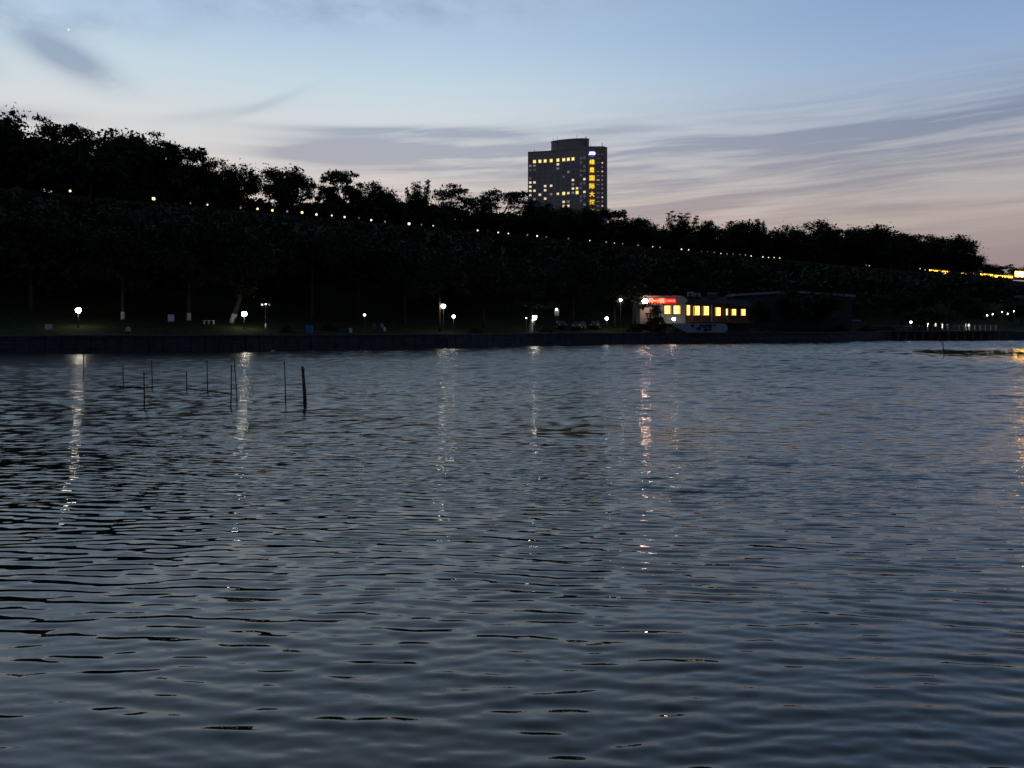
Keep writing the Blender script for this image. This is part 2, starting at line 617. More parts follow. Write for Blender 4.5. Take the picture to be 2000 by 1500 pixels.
# outer border runs flat to the sides and behind the viewer
X = np.concatenate([np.full((len(ys), 1), -420.0), X, np.full((len(ys), 1), 480.0)], 1)
Yg = np.concatenate([Yg[:, :1], Yg, Yg[:, -1:]], 1)
H = np.concatenate([np.zeros((len(ys), 1)), H, np.zeros((len(ys), 1))], 1)
X = np.concatenate([X[:1], X]); Yg = np.concatenate([np.full((1, NC + 2), -60.0), Yg]); H = np.concatenate([np.zeros((1, NC + 2)), H])
idx = np.arange(X.size).reshape(X.shape)
q = np.stack([idx[:-1, :-1], idx[:-1, 1:], idx[1:, 1:], idx[1:, :-1]], -1).reshape(-1, 4)

mw = bpy.data.materials.new('lake_water')
mw.use_nodes = True
t = mw.node_tree
b = t.nodes['Principled BSDF']
b.inputs['Base Color'].default_value = (0.005, 0.010, 0.011, 1)
b.inputs['IOR'].default_value = 1.48
b.inputs['Roughness'].default_value = 0.03
geo = t.nodes.new('ShaderNodeNewGeometry')
mp = t.nodes.new('ShaderNodeMapping')
mp.inputs['Scale'].default_value = (0.45, 1.0, 1.0)
t.links.new(geo.outputs['Position'], mp.inputs[0])
fine = noise(t, mp.outputs[0], 7.0, 3, 0.55, 0.3)
sp = t.nodes.new('ShaderNodeSeparateXYZ')
t.links.new(geo.outputs['Position'], sp.inputs[0])
py_ = S(t, sp.outputs[1])
px_ = S(t, sp.outputs[0])
ex = (px_ - 70.0) / 30.0
ey = (py_ - 86.0 - (px_ - 62.0) * 0.12) / 23.0
sl = ((ex * ex * ex * ex + ey * ey * ey * ey) * -1.0).op('EXPONENT')
open_w = py_.smooth(7.0, 26.0) * ((sl * -0.95) + 1.0)
bn = t.nodes.new('ShaderNodeBump')
bn.inputs['Distance'].default_value = 0.02
t.links.new((open_w * 0.35).s, bn.inputs['Strength'])
t.links.new(fine.s, bn.inputs['Height'])
t.links.new(bn.outputs[0], b.inputs['Normal'])
t.links.new((open_w * 0.06 + py_.smooth(12.0, 60.0) * ((sl * -1.0) + 1.0) * 0.2 + 0.012).s, b.inputs['Roughness'])
water = tag(link('lake_water', np_mesh('lake_water', np.stack([X, Yg, H], -1).reshape(-1, 3), q, mw, True)), kind='structure')

# far ripples are finer than a pixel: plain facets reflect more truly at grazing angles than blended normals
water.data.polygons.foreach_set('use_smooth', np.repeat((Yg[:-1, 0] < 13)[:, None], Yg.shape[1] - 1, 1).ravel())
# ------------------------------------------------------------------ trees
def make_tree(seed, style, nleaf=4200, leaf=0.024, limbs=14):
    r = np.random.default_rng(seed)
    lobes = []                                  # centre xyz, radius, flatness
    if style == 'dense':
        for _ in range(46):
            d = r.normal(size=3); d /= np.linalg.norm(d)
            c = np.array([0, 0, 0.60]) + d * np.array([0.30, 0.30, 0.30]) * r.uniform(0.15, 1) ** 0.6
            lobes.append((c, r.uniform(0.05, 0.115), 0.8))
    elif style == 'lacy':
        for _ in range(44):
            d = r.normal(size=3); d /= np.linalg.norm(d); d[2] = abs(d[2]) * 1.1 - 0.25
            c = np.array([0, 0, 0.52]) + d * np.array([0.34, 0.34, 0.44]) * r.uniform(0.25, 1) ** 0.5
            lobes.append((c, r.uniform(0.028, 0.075), 0.55))
    elif style == 'pads':
        for k in range(30):
            z = r.uniform(0.42, 0.97)
            w = 0.42 * math.sqrt(max(0.05, 1 - ((z - 0.58) / 0.46) ** 2))
            t = r.uniform(0, 6.28)
            c = np.array([math.cos(t), math.sin(t), 0]) * w * r.uniform(0.1, 1) ** 0.6 + np.array([0, 0, z])
            lobes.append((c, r.uniform(0.07, 0.14), 0.26))
    elif style == 'shoots':
        for k in range(22):
            t = r.uniform(0, 6.28)
            b0 = np.array([math.cos(t), math.sin(t), 0]) * r.uniform(0.02, 0.30)
            top = r.uniform(0.6, 1.0)
            for s in np.linspace(0.4, 1, 5):
                lobes.append((b0 * (0.6 + 0.5 * s) + np.array([0, 0, 0.35 + (top - 0.35) * s]), r.uniform(0.02, 0.06) * (1.35 - 0.6 * s), 1.0))
    elif style == 'bush':
        for _ in range(30):
            d = r.normal(size=3); d /= np.linalg.norm(d); d[2] = abs(d[2])
            c = np.array([0, 0, 0.12]) + d * np.array([0.42, 0.42, 0.74]) * r.uniform(0.2, 1) ** 0.5
            lobes.append((c, r.uniform(0.07, 0.15), 0.8))
    w = np.array([l[1] ** 2 * (0.4 + l[2]) for l in lobes])
    cnt = np.maximum(8, (nleaf * w / w.sum()).astype(int))
    P = np.concatenate([l[0] + r.normal(size=(n, 3)) * 0.62 * l[1] * np.array([1, 1, l[2]]) for l, n in zip(lobes, cnt)])
    # a few strays soften the outline
    ns = len(P) // 14
    P[:ns] = P[r.integers(0, len(P), ns)] + r.normal(size=(ns, 3)) * 0.006
    n = len(P)
    a = r.normal(size=(n, 3)); a /= np.linalg.norm(a, axis=1)[:, None]
    b_ = np.cross(a, r.normal(size=(n, 3))); b_ /= np.linalg.norm(b_, axis=1)[:, None]
    s = (leaf * np.exp(r.normal(size=n) * 0.35))[:, None]
    V = np.stack([P + a * s, P + b_ * s * 0.5, P - a * s, P - b_ * s * 0.5], 1)
    top = np.percentile(V[..., 2], 99.7)
    V = V / top
    lobes = [(c / top, rr, f) for c, rr, f in lobes]
    # trunk and limbs
    mbt = MB()
    lean = r.normal(size=2) * 0.03
    fork = 0.34 if style != 'bush' else 0.1
    tr = [(0, 0, -0.03), (lean[0] * .4, lean[1] * .4, fork * 0.5), (lean[0], lean[1], fork), (lean[0] * 1.5, lean[1] * 1.5, 0.62)]
    mbt.tube(tr, [0.030, 0.022, 0.018, 0.008], 7)
    order = r.permutation(len(lobes))[:limbs]
    for i in order:
        c = lobes[i][0]
        z0 = min(c[2] - 0.04, r.uniform(fork * 0.8, 0.55))
        s0 = np.array([lean[0] * z0 / fork, lean[1] * z0 / fork, z0])
        m_ = (s0 + c) / 2 + np.array([c[0] * 0.12, c[1] * 0.12, -0.03]) + r.normal(size=3) * 0.015
        mbt.tube([s0, m_, c], [0.010, 0.0065, 0.002], 5)
    return V, mbt


TREES = {}
for nm, (sd, stl, nl, lf, lm) in {
        'dense_a': (1, 'dense', 8200, 0.0165, 12), 'dense_b': (2, 'dense', 8200, 0.0165, 12), 'dense_c': (13, 'dense', 8000, 0.0165, 12),
        'lacy_a': (3, 'lacy', 5200, 0.0145, 26), 'lacy_b': (4, 'lacy', 4800, 0.0145, 26), 'pads_a': (5, 'pads', 6200, 0.0145, 22),
        'pads_b': (6, 'pads', 6000, 0.0145, 22), 'shoots': (8, 'shoots', 5200, 0.0145, 24), 'bush': (9, 'bush', 2600, 0.03, 8)}.items():
    V, mbt = make_tree(sd, stl, nl, lf, lm)
    nq = len(V)
    cm = np_mesh('crown', V.reshape(-1, 3), np.arange(nq * 4).reshape(-1, 4), M_LEAF, False,
                 np.random.default_rng(sd).choice(3, nq, p=[.45, .35, .2]))
    TREES[nm] = (V, cm, mbt.mesh('trunk', M_BARK, True))


def tree(kind, base, h, w, rz, label, name='skyline_tree', group=None, cat='tree'):
    """w = crown width in metres; crowns are about 0.75 wide at unit height."""
    e = empty(name, base, label, cat, group, rz)
    sx = w / 0.78
    e.scale = (sx, sx, h)
    link('trunk', TREES[kind][2], e)
    link('crown', TREES[kind][1], e)
    return e


# trees standing on the ridge behind the terrace, read off the skyline from left to right
SKY = [(-70, 226, 150, 'dense_b', 'dense black tree cut by the left edge of the picture, on the ridge'),
       (36, 222, 150, 'dense_a', 'tallest dense tree at the left end of the skyline'),
       (112, 236, 104, 'pads_a', 'open layered tree beside the tallest dense tree at the left end of the skyline'),
       (172, 256, 110, 'pads_b', 'flat-topped layered tree below the dark cloud puff'),
       (240, 262, 116, 'dense_c', 'broad dense tree right of the flat-topped layered tree, left skyline'),
       (300, 267, 104, 'pads_a', 'layered tree with bright gaps under its crown, mid left skyline'),
       (352, 282, 110, 'lacy_a', 'feathery open tree whose crown slopes down to the right, left skyline'),
       (423, 311, 80, 'dense_b', 'small round dense tree just right of the feathery sloping tree'),
       (470, 323, 84, 'dense_a', 'dense tree at the left side of the first deep gap in the skyline'),
       (552, 328, 100, 'dense_c', 'bushy pointed tree standing alone right of the first deep skyline gap'),
       (622, 360, 72, 'lacy_b', 'thin see-through tree leaning against the tall feathery tree, mid skyline'),
       (664, 332, 84, 'lacy_a', 'tall feathery tree, highest between the first skyline gap and the tower'),
       (722, 356, 86, 'dense_b', 'dense tree with a tufted top right of the tall feathery tree'),
       (770, 372, 66, 'dense_a', 'low dense tree in the dip of the skyline left of the tower'),
       (817, 352, 84, 'shoots', 'tree with upright wispy shoots halfway between the feathery tree and the tower'),
       (882, 364, 84, 'pads_b', 'rounded layered tree second from the tower on its left'),
       (926, 386, 66, 'lacy_b', 'small open tree in the notch left of the umbrella tree'),
       (982, 372, 112, 'pads_a', 'umbrella-shaped open tree with sky showing through, beside the tower'),
       (1048, 398, 84, 'dense_c', 'dense tree hiding the foot of the tower at its left corner'),
       (1098, 405, 84, 'dense_b', 'low dense tree under the middle of the tower'),
       (1142, 398, 66, 'dense_a', 'round tree under the corner of the tower'),
       (1192, 408, 72, 'lacy_a', 'open tree under the right edge of the tower'),
       (1248, 427, 78, 'dense_c', 'dense tree just right of the tower'),
       (1284, 440, 56, 'dense_a', 'low tree in the notch right of the tower'),
       (1330, 417, 100, 'shoots', 'broad tree with spiky shoots, highest on the skyline right of the tower'),
       (1384, 432, 74, 'dense_b', 'dense tree on the right shoulder of the broad spiky tree'),
       (1446, 434, 76, 'dense_c', 'round dense tree left of the forked shoots on the right skyline'),
       (1486, 428, 66, 'shoots', 'tree with forked shoots standing up, middle of the right skyline'),
       (1532, 441, 66, 'dense_a', 'small round tree right of the forked shoots'),
       (1592, 432, 90, 'dense_b', 'high dense tree in the middle of the right skyline'),
       (1644, 447, 74, 'lacy_b', 'open tree right of the high dense tree, right skyline'),
       (1690, 442, 92, 'dense_c', 'first of two rounded domes on the right skyline'),
       (1738, 444, 74, 'dense_a', 'second of two rounded domes on the right skyline'),
       (1774, 456, 62, 'lacy_a', 'ragged low tree right of the two rounded domes'),
       (1808, 460, 66, 'dense_b', 'dense tree where the skyline begins to fall at the right'),
       (1852, 462, 86, 'dense_c', 'broad dome tree above the golden lights at the right'),
       (1884, 480, 62, 'dense_a', 'last tree before the skyline drops steeply at the right'),
       (1904, 499, 44, 'dense_c', 'low tree stepping down at the end of the main ridge, right skyline'),
       (1928, 516, 50, 'dense_b', 'small far tree just past the steep drop of the skyline'),
       (1962, 518, 54, 'lacy_a', 'small far tree above the row of golden lights near the right edge'),
       (2004, 520, 46, 'dense_a', 'small far tree at the right edge of the picture')]
rt = random.Random(5)
for px, py, wpx, kind, label in SKY:
    Y = wall_Y(px) + (14 + rt.uniform(-4, 6)) * 1.0
    if px > 1900:
        Y = wall_Y(px) + 22
    p = at(px, py, Y)
    gz = ground_z(p.x, p.y)
    h = p.z - gz
    if h < 7:
        gz -= 7 - h
        h = 7
    tree(kind, (p.x, p.y, gz - 0.2), h + 0.2, wpx * Y / 1500 * 1.06, rt.uniform(0, 6.28), label)

# the wood that clothes the slope and fills in under the skyline: one dark mass
ENV = [(-100, 240), (0, 240), (100, 252), (150, 266), (210, 272), (270, 278), (330, 292), (395, 322), (445, 324), (505, 382), (600, 388), (640, 378), (700, 372),
       (790, 380), (850, 382), (905, 394), (1030, 402), (1225, 432), (1277, 444), (1400, 446), (1430, 442), (1520, 448), (1560, 448), (1660, 454), (1720, 452),
       (1795, 466), (1870, 484), (1900, 507), (1912, 524), (2100, 535)]
SKX = [s[0] for s in ENV]
SKYV = [640 - s[1] for s in ENV]
LOW = [make_tree(100 + k, st_, 620, 0.044, 6)[0] for k, st_ in enumerate(['dense', 'dense', 'pads', 'dense', 'lacy'])]
rw = np.random.default_rng(17)
parts = []


def lamp_v(px): return 267 - 0.0934 * (px - 137)


def add_wood(x, y, h, w):
    V = LOW[rw.integers(len(LOW))]
    a = rw.uniform(0, 6.28)
    c, s = math.cos(a), math.sin(a)
    Vx = (V[..., 0] * c - V[..., 1] * s) * w / 0.78 + x
    Vy = (V[..., 0] * s + V[..., 1] * c) * w / 0.78 + y
    gz = ground_z(x, y)
    parts.append(np.stack([Vx, Vy, V[..., 2] * h + gz - 0.3], -1))


for _ in range(900):                                   # slope in front of the terrace
    a = rw.uniform(-70, 420)
    ps = np.interp(a, SH_A, SH_P)
    tt = rw.uniform(0.40, 0.985) if rw.random() < .6 else rw.uniform(.86, .985)
    x, y = W0 + WD * a + WN * ps * (1 - tt)
    px = 1000 + 1500 * x / y
    if px < -140 or px > 2140:
        continue
    gz = ground_z(x, y)
    margin = 3.5 + 26 * rw.random() ** 2 if px < 1812 else (rw.uniform(-6, 6) if px < 1960 else rw.uniform(4, 16))
    zmax = EYE + (lamp_v(px) - margin) / 1500 * y
    if px > 1970:
        zmax = min(zmax, 26 * (y - 70) / 315 - 1.0)
    h = min(rw.uniform(9, 15), zmax - gz)
    if h < 1.6:
        continue
    add_wood(x, y, h, max(5.0, h * rw.uniform(0.75, 1.0)))
for _ in range(700):                                   # behind the terrace, below the skyline crowns
    a = rw.uniform(-70, 420)
    p = rw.uniform(8, 34)
    x, y = W0 + WD * a + WN * p
    px = 1000 + 1500 * x / y
    if px < -140 or px > 2140:
        continue
    gz = ground_z(x, y)
    sv = np.interp(px, SKX, SKYV)
    lv = lamp_v(px)
    if 495 < px < 1030:
        v = lv + rw.uniform(0.05, 0.8) * (sv - lv)
    elif px > 1890:
        v = lv + rw.uniform(-8, 8)
    else:
        v = lv + (rw.uniform(0.02, 0.4) if rw.random() < .4 else rw.uniform(0.3, 0.92)) * (sv - lv)
    h = EYE + v / 1500 * y - gz
    if h < 2:
        continue
    add_wood(x, y, h, max(4.0, h * rw.uniform(0.7, 1.0)))
WV = np.concatenate(parts).reshape(-1, 3)
wood = link('woodland', np_mesh('woodland', WV, np.arange(len(WV)).reshape(-1, 4), M_LEAF, False, rw.choice(3, len(WV) // 4, p=[.5, .3, .2])))
tag(wood, 'black mass of trees clothing the whole hillside below the skyline', 'woodland', kind='stuff')
print('wood quads', len(WV) // 4)

# terrace wall carrying the lamps
wallp = tag(link('terrace_wall', None), 'long dark terrace wall along the slope under the row of small lamps', 'wall')
mb = MB()
A0, A1 = -60.0, 330.0
for k in range(55):
    a0, a1 = A0 + k * 10, A0 + (k + 1) * 10 - 0.04
    c0, c1 = W0 + WD * a0, W0 + WD * a1
    mb.prism([tuple(c0 - WN * 0.9), tuple(c1 - WN * 0.9), tuple(c1 + WN * 1.6), tuple(c0 + WN * 1.6)], 17.5, WALL_TOP - 0.9)
mb.build('wall_body', M_WALL, wallp)
mb = MB()
for k in range(55):
    a0, a1 = A0 + k * 10, A0 + (k + 1) * 10 - 0.04
    c0, c1 = W0 + WD * a0, W0 + WD * a1
    mb.prism([tuple(c0 - WN * 0.95), tuple(c1 - WN * 0.95), tuple(c1 - WN * 0.45), tuple(c0 - WN * 0.45)], WALL_TOP - 0.897, WALL_TOP)
mb.build('parapet', M_WALL, wallp)

# lamps on the terrace: (photo column, row, size class)
PATH = [(137, 373, 'B'), (300, 388, 'B'), (372, 397, 'd'), (405, 400, 'M'), (470, 406, 'd'), (503, 408, 'M'), (532, 411, 'B'), (561, 413, 'd'),
        (590, 415, 'B'), (618, 419, 'B'), (648, 421, 'M'), (673, 424, 'B'), (701, 426, 'd'), (725, 430, 'B'), (752, 433, 'd'), (799, 437, 'B'),
        (823, 439, 'd'), (846, 441, 'm'), (933, 450, 'm'), (953, 452, 'm'), (973, 454, 'M'), (993, 456, 'M'), (1030, 459, 'd'), (1049, 461, 'M'),
        (1067, 463, 'd'), (1110, 466, 'd'), (1152, 470, 'm'), (1184, 473, 'd'), (1200, 475, 'm'), (1216, 476, 'd'), (1246, 479, 'd'), (1275, 482, 'm'),
        (1289, 483, 'd'), (1331, 487, 'm'), (1345, 488, 'm'), (1370, 492, 'd'), (1382, 492, 'd'), (1395, 493, 'd'), (1408, 495, 'm'), (1420, 496, 'd'),
        (1432, 496, 'd'), (1445, 497, 'd'), (1456, 498, 'd'), (1467, 500, 'm'), (1490, 502, 'm'), (1501, 503, 'm'), (1512, 503, 'm'), (1523, 504, 'm'),
        (1692, 518, 'd'), (1698, 519, 'm'), (1797, 525, 'm'), (1807, 527, 'm')]
PMAT = {'B': (E_PATH, 0.25), 'M': (E_PATH, 0.18), 'm': (E_PATHS, 0.17), 'd': (E_PATHD, 0.16)}
PMESH = {}
for k, (m_, r_) in PMAT.items():
    mb = MB().ball((0, 0, 0), r_, 0, 10, 7)
    PMESH[k] = mb.mesh('lamp_globe', m_, True)
post_me = MB().tube([(0, 0, -1.5), (0, 0, -0.1)], [0.05, 0.035], 6).box((0, 0, -1.52), (0.22, 0.22, 0.1)).mesh('post', M_DARKMETAL)
cap_me = MB().tube([(0, 0, 0.1), (0, 0, 0.24), (0, 0, 0.34)], [0.26, 0.20, 0.03], 8).mesh('lamp_cap', M_DARKMETAL)
ORD = ['first', 'second', 'third', 'fourth', 'fifth', 'sixth', 'seventh', 'eighth', 'ninth', 'tenth', 'eleventh', 'twelfth', 'thirteenth',
       'fourteenth', 'fifteenth', 'sixteenth', 'seventeenth', 'eighteenth', 'nineteenth']
TENS = ['', '', 'twent', 'thirt', 'fort', 'fift']


def ordinal(n):
    if n < 20:
        return ORD[n - 1]
    t_, u_ = divmod(n, 10)
    return TENS[t_] + ('ieth' if u_ == 0 else 'y-' + ORD[u_ - 1])


look = {'B': 'large bright yellow lamp', 'M': 'bright yellow lamp', 'm': 'small pale lamp', 'd': 'faint lamp half hidden by leaves'}
for i, (px, py, k) in enumerate(PATH):
    Y = wall_Y(px) - 1.1 / 0.98
    p = at(px, py, Y)
    e = empty('terrace_lamp', p, f'{look[k]}, {ordinal(i + 1)} from the left in the row along the slope', 'lamp', 'row of lamps along the hillside terrace')
    gl = link('lamp_globe', PMESH[k], e)
    gl.scale = [rt.uniform(.72, 1.18)] * 3
    link('post', post_me, e, (0, 0.72, 0.0))
    link('lamp_cap', cap_me, e, (0, 0.0, 0.12))

# golden lit galleries at the right end of the terrace
def gallery(px0, px1, py0, py1, npan, label, hgt, em=None):
    Y0, Y1 = wall_Y(px0), wall_Y(px1)
    p0, p1 = at(px0, py0, Y0 - 2), at(px1, py1, Y1 - 2)
    d = p1 - p0
    Lg = math.hypot(d.x, d.y)
    e = empty('lit_gallery', (p0.x, p0.y, p0.z - hgt / 2), label, 'gallery', 'golden lit galleries on the terrace', math.atan2(d.y, d.x))
    sl_ = d.z / Lg
    MB().add([(0, 1.0, -1.2), (Lg, 1.0, -1.2 + d.z), (Lg, 1.0, hgt + d.z), (0, 1.0, hgt), (0, 2.2, -1.2), (Lg, 2.2, -1.2 + d.z), (Lg, 2.2, hgt + d.z), (0, 2.2, hgt)],
             [(0, 1, 2, 3), (5, 4, 7, 6), (3, 2, 6, 7), (1, 0, 4, 5), (0, 3, 7, 4), (1, 5, 6, 2)]).build('wall', M_WALL, e)
    MB().add([(-.3, -0.4, hgt), (Lg + .3, -0.4, hgt + d.z), (Lg + .3, 1.1, hgt + .45 + d.z), (-.3, 1.1, hgt + .45), (-.3, 2.6, hgt), (Lg + .3, 2.6, hgt + d.z)],
             [(0, 1, 2, 3), (3, 2, 5, 4), (1, 0, 4, 5), (0, 3, 4), (1, 5, 2)]).build('roof', M_TILE, e)
    w = Lg / npan
    pm = MB().box((0, 0, 0), (w * 0.74, 0.10, hgt * 0.78)).mesh('lit_panel', em or E_GAL)
    cm = MB().box((0, 0, 0), (0.16, 0.16, hgt - 0.02)).mesh('column', M_BROWN)
    for k in range(npan):
        x = (k + .5) * w
        link('lit_panel', pm, e, (x, 0.92, hgt * 0.5 + sl_ * x))
        link('column', cm, e, (x + w * .5, 0.2, hgt * 0.5 + sl_ * (x + w * .5) - 0.01))
    return e


gallery(1819, 1856, 530, 533, 11, 'brightest golden lit gallery at the left end of the golden row', 2.0)
gallery(1873, 1911, 534, 537, 11, 'golden lit gallery with broken lights, second in the golden row', 1.3)
gallery(1919, 1944, 537, 539, 8, 'golden lit gallery, third in the golden row', 1.9)
gallery(1946, 1983, 539, 541, 10, 'thin golden lit gallery, fourth in the golden row', 1.3)
gallery(1986, 2060, 535, 538, 9, 'tall golden lit building cut by the right edge of the picture', 3.2, E_GALB)

# ------------------------------------------------------------------ hotel tower
HA, HB = at(1031, 400, 555), at(1146, 400, 541)
ang = math.atan2(HB.y - HA.y, HB.x - HA.x)
hotel = empty('hotel_tower', (HA.x, HA.y, 4.0), 'grey high-rise hotel tower with yellow vertical sign rising behind the trees', 'hotel', None, ang)
HL = math.hypot(HB.x - HA.x, HB.y - HA.y)
RZ = 3 + 349.4 * 541 / 1500 - 4.0            # roof height in local z
SAG = 1.4                                    # the long front is slightly hollow


def arc(x): return SAG * (1 - ((x - HL / 2) / (HL / 2)) ** 2)


NSEG = 12
front = [(HL * k / NSEG, arc(HL * k / NSEG)) for k in range(NSEG + 1)]
MB().prism(front + [(HL, 17), (0, 17)], -8, RZ).build('main_block', M_HOTEL, hotel)
MB().prism([(x, y - 0.12) for x, y in front] + [(x, y + 0.3) for x, y in reversed(front)], RZ + 0.003, RZ + 1.1).build('parapet', M_PENT, hotel)
# drum-shaped penthouse
pc = (at(1107, 300, 553).x - HA.x, 13.0)
rx_ = 77 / 1500 * 553 / 2
poly = [(pc[0] + rx_ * math.cos(t_) , pc[1] + 4.6 * math.sin(t_)) for t_ in np.linspace(0, 2 * PI, 40, endpoint=False)]
PZ = 3 + 370 * 552 / 1500 - 4.7
MB().prism(poly, RZ + 0.004, PZ, 0).build('penthouse', M_PENT, hotel)
MB().prism([(pc[0] + (rx_ + .25) * math.cos(t_), pc[1] + 4.85 * math.sin(t_)) for t_ in np.linspace(0, 2 * PI, 40, endpoint=False)], PZ + .002, PZ + 0.7).build('penthouse_rim', M_PENT, hotel)
# end wing with rounded corners
ca, sa = math.cos(-ang), math.sin(-ang)


def hloc(p):
    x, y = p.x - HA.x, p.y - HA.y
    return (x * ca - y * sa, x * sa + y * ca, p.z - 4.0)


w0, w1 = at(1148.5, 400, 537), at(1187, 400, 537)
wl = w1.x - w0.x
wing = empty('wing', (0, 0, 0), None, None)
wing.parent = hotel
wing.location = hloc(Vector((w0.x, w0.y, 4.0)))
wing.rotation_euler = (0, 0, -ang)
rc = 2.6
wp = [(0, 0.0)]
wp += [(wl - rc + rc * math.sin(t_), rc - rc * math.cos(t_)) for t_ in np.linspace(0, PI / 2, 7)]
wp += [(wl, 22), (0, 22)]
WZ = 3 + 353.5 * 537 / 1500 - 4.0
MB().prism(wp, -8, WZ).build('wing_block', M_WING, wing)
MB().prism([(0.6, 2.5), (wl - 2, 2.5), (wl - 2, 20), (0.6, 20)], WZ + .003, WZ + 0.9).build('roof_edge', M_WING, wing)
# windows: one frame with its pane each
SLOPE = 3.01
COLX = [287, 350, 432, 512, 603, 706, 795, 866, 937, 1000, 1060, 1113]
lit = {(0, 5): 'w', (1, 5): 'w', (0, 6): 'w', (0, 7): 'w', (1, 7): 'w', (0, 8): 'w', (1, 9): 'd', (0, 1): 'd', (1, 1): 'd', (1, 2): 'f', (0, 2): 'f',
       (5, 1): 'w', (5, 2): 'd', (7, 3): 'd', (6, 4): 'f', (2, 8): 'w', (3, 6): 'w', (3, 7): 'w', (3, 9): 'w', (4, 6): 'w', (4, 8): 'd',
       (5, 8): 'w', (6, 8): 'y', (7, 8): 'w', (8, 8): 'd', (9, 8): 'y', (8, 5): 'w', (8, 6): 'd', (8, 7): 'w', (9, 7): 'w', (11, 5): 'w', (11, 8): 'w',
       (11, 11): 'd', (6, 10): 'w', (7, 10): 'd', (6, 11): 'w', (7, 11): 'w'}
for c in range(1, 9):
    lit[(c, 0)] = 'y'
for r_ in range(13):
    for c in (10, 11, 0):
        lit.setdefault((c, r_), 'f' if (r_ * 7 + c) % 3 else 'k')
PM = {'y': E_WIN, 'w': E_WINW, 'd': E_WIND, 'f': E_WINF, 'k': M_CURTAINED}
fw, fh = 1.9, 1.65
fr = MB()
for cx, cz, sx_, sz_ in ((0, fh / 2, fw, .14), (0, -fh / 2, fw, .14), (-fw / 2, 0, .14, fh - .15), (fw / 2, 0, .14, fh - .15)):
    fr.box((cx, -0.06, cz), (sx_, 0.2, sz_))
frame_me = fr.mesh('window', M_FRAME)
pane_me = {k: MB().box((0, -0.02, 0), (fw - .15, 0.06, fh - .15)).mesh('pane', m_) for k, m_ in PM.items()}
big_me = MB().box((0, -0.02, 0), (2.15, 0.06, 2.15)).mesh('pane', E_WIN)
for c, zx in enumerate(COLX):
    Pw = at(1000 + zx * 220 / 1737, 400, 548)
    x = (zx - 250) / (1148 - 250) * HL
    slope = math.atan2(arc(x + .5) - arc(x - .5), 1.0)
    for r_ in range(14):
        z = RZ - 6.2 - SLOPE * r_
        wd = link('window', frame_me, hotel, (x, arc(x) - 0.02, z))
        wd.rotation_euler = (0, 0, slope)
        k = lit.get((c, r_), 'k')
        link('pane', big_me if k == 'y' else pane_me[k], wd)
slot_me = MB().box((0, -0.03, 0), (2.0, 0.10, 0.5)).mesh('window', M_FRAME)
sq_me = MB().box((0, -0.03, 0), (1.1, 0.10, 1.1)).mesh('window', M_FRAME)
slot_p = {k: MB().box((0, -0.07, 0), (1.8, 0.08, 0.40)).mesh('pane', m_) for k, m_ in PM.items()}
sq_p = {k: MB().box((0, -0.07, 0), (0.9, 0.08, 0.9)).mesh('pane', m_) for k, m_ in PM.items()}
for r_ in range(15):
    z = WZ - 5.3 - SLOPE * r_
    x1_, x2_ = (1168.2 - 1148.5) / 38.5 * wl, (1176.4 - 1148.5) / 38.5 * wl
    kA = 'fffkddwdfddddddf'[r_]
    kB = 'fkwdwdddddwdwdww'[r_]
    wd = link('window', slot_me, wing, (x1_, -0.02, z)); link('pane', slot_p[kA], wd)
    wd = link('window', sq_me, wing, (x2_, -0.02, z)); link('pane', sq_p[kB], wd)
# vertical sign
SGX = (1156.2 - 1148.5) / 38.5 * wl


def glyph(ch, size, name, m_, parent, x, z, y=-0.25, bold=0.03, depth=0.15):
    cu = bpy.data.curves.new(name, 'FONT')
    cu.body = ch
    cu.size = size
    cu.extrude = depth / 2
    cu.offset = bold
    cu.align_x = 'CENTER'
    cu.align_y = 'CENTER'
    ob = bpy.data.objects.new(name, cu)
    col.objects.link(ob)
    dg = bpy.context.evaluated_depsgraph_get()
    me = bpy.data.meshes.new_from_object(ob.evaluated_get(dg))
    bpy.data.objects.remove(ob)
    co = np.empty(len(me.vertices) * 3)
    me.vertices.foreach_get('co', co)
    co = co.reshape(-1, 3)
    co -= (co.max(0) + co.min(0)) / 2
    co *= size / max(np.ptp(co[:, 0]), np.ptp(co[:, 1])) if ch not in 'H|' else 1
    me.vertices.foreach_set('co', co.ravel())
    me.materials.clear()
    me.materials.append(m_)
    me.update()
    o = link(name, me, parent, (x, y, z))
    o.rotation_euler = (PI / 2, 0, 0)
    return o


for k, ch in enumerate('维景国际大酒店'):
    zc = 3 + (640 - (316.3 + 15.75 * k)) / 1500 * 537 - 4.0
    glyph(ch, 3.5, 'sign_character', M_YTEXT, wing, SGX, zc, bold=0.05)
zl = 3 + (640 - 300.8) / 1500 * 537 - 4.0
logo = MB().slab([(SGX + 2.5 * math.cos(t_), zl - 0.1 + 2.0 * math.sin(t_)) for t_ in np.linspace(0, 2 * PI, 20, endpoint=False)], -0.28, -0.1).build('sign_emblem', M_BLUE, wing)
MB().slab([(SGX - 2.7, zl - .7), (SGX - 1.4, zl - .5), (SGX + .7, zl - .5), (SGX + 1.6, zl - .9), (SGX + 2.6, zl + .4), (SGX + 1.5, zl + 1.6), (SGX - 1.7, zl + 1.6), (SGX - 1.9, zl + .2)], -0.42, -0.285).build('emblem_wave', M_LOGOW, logo)
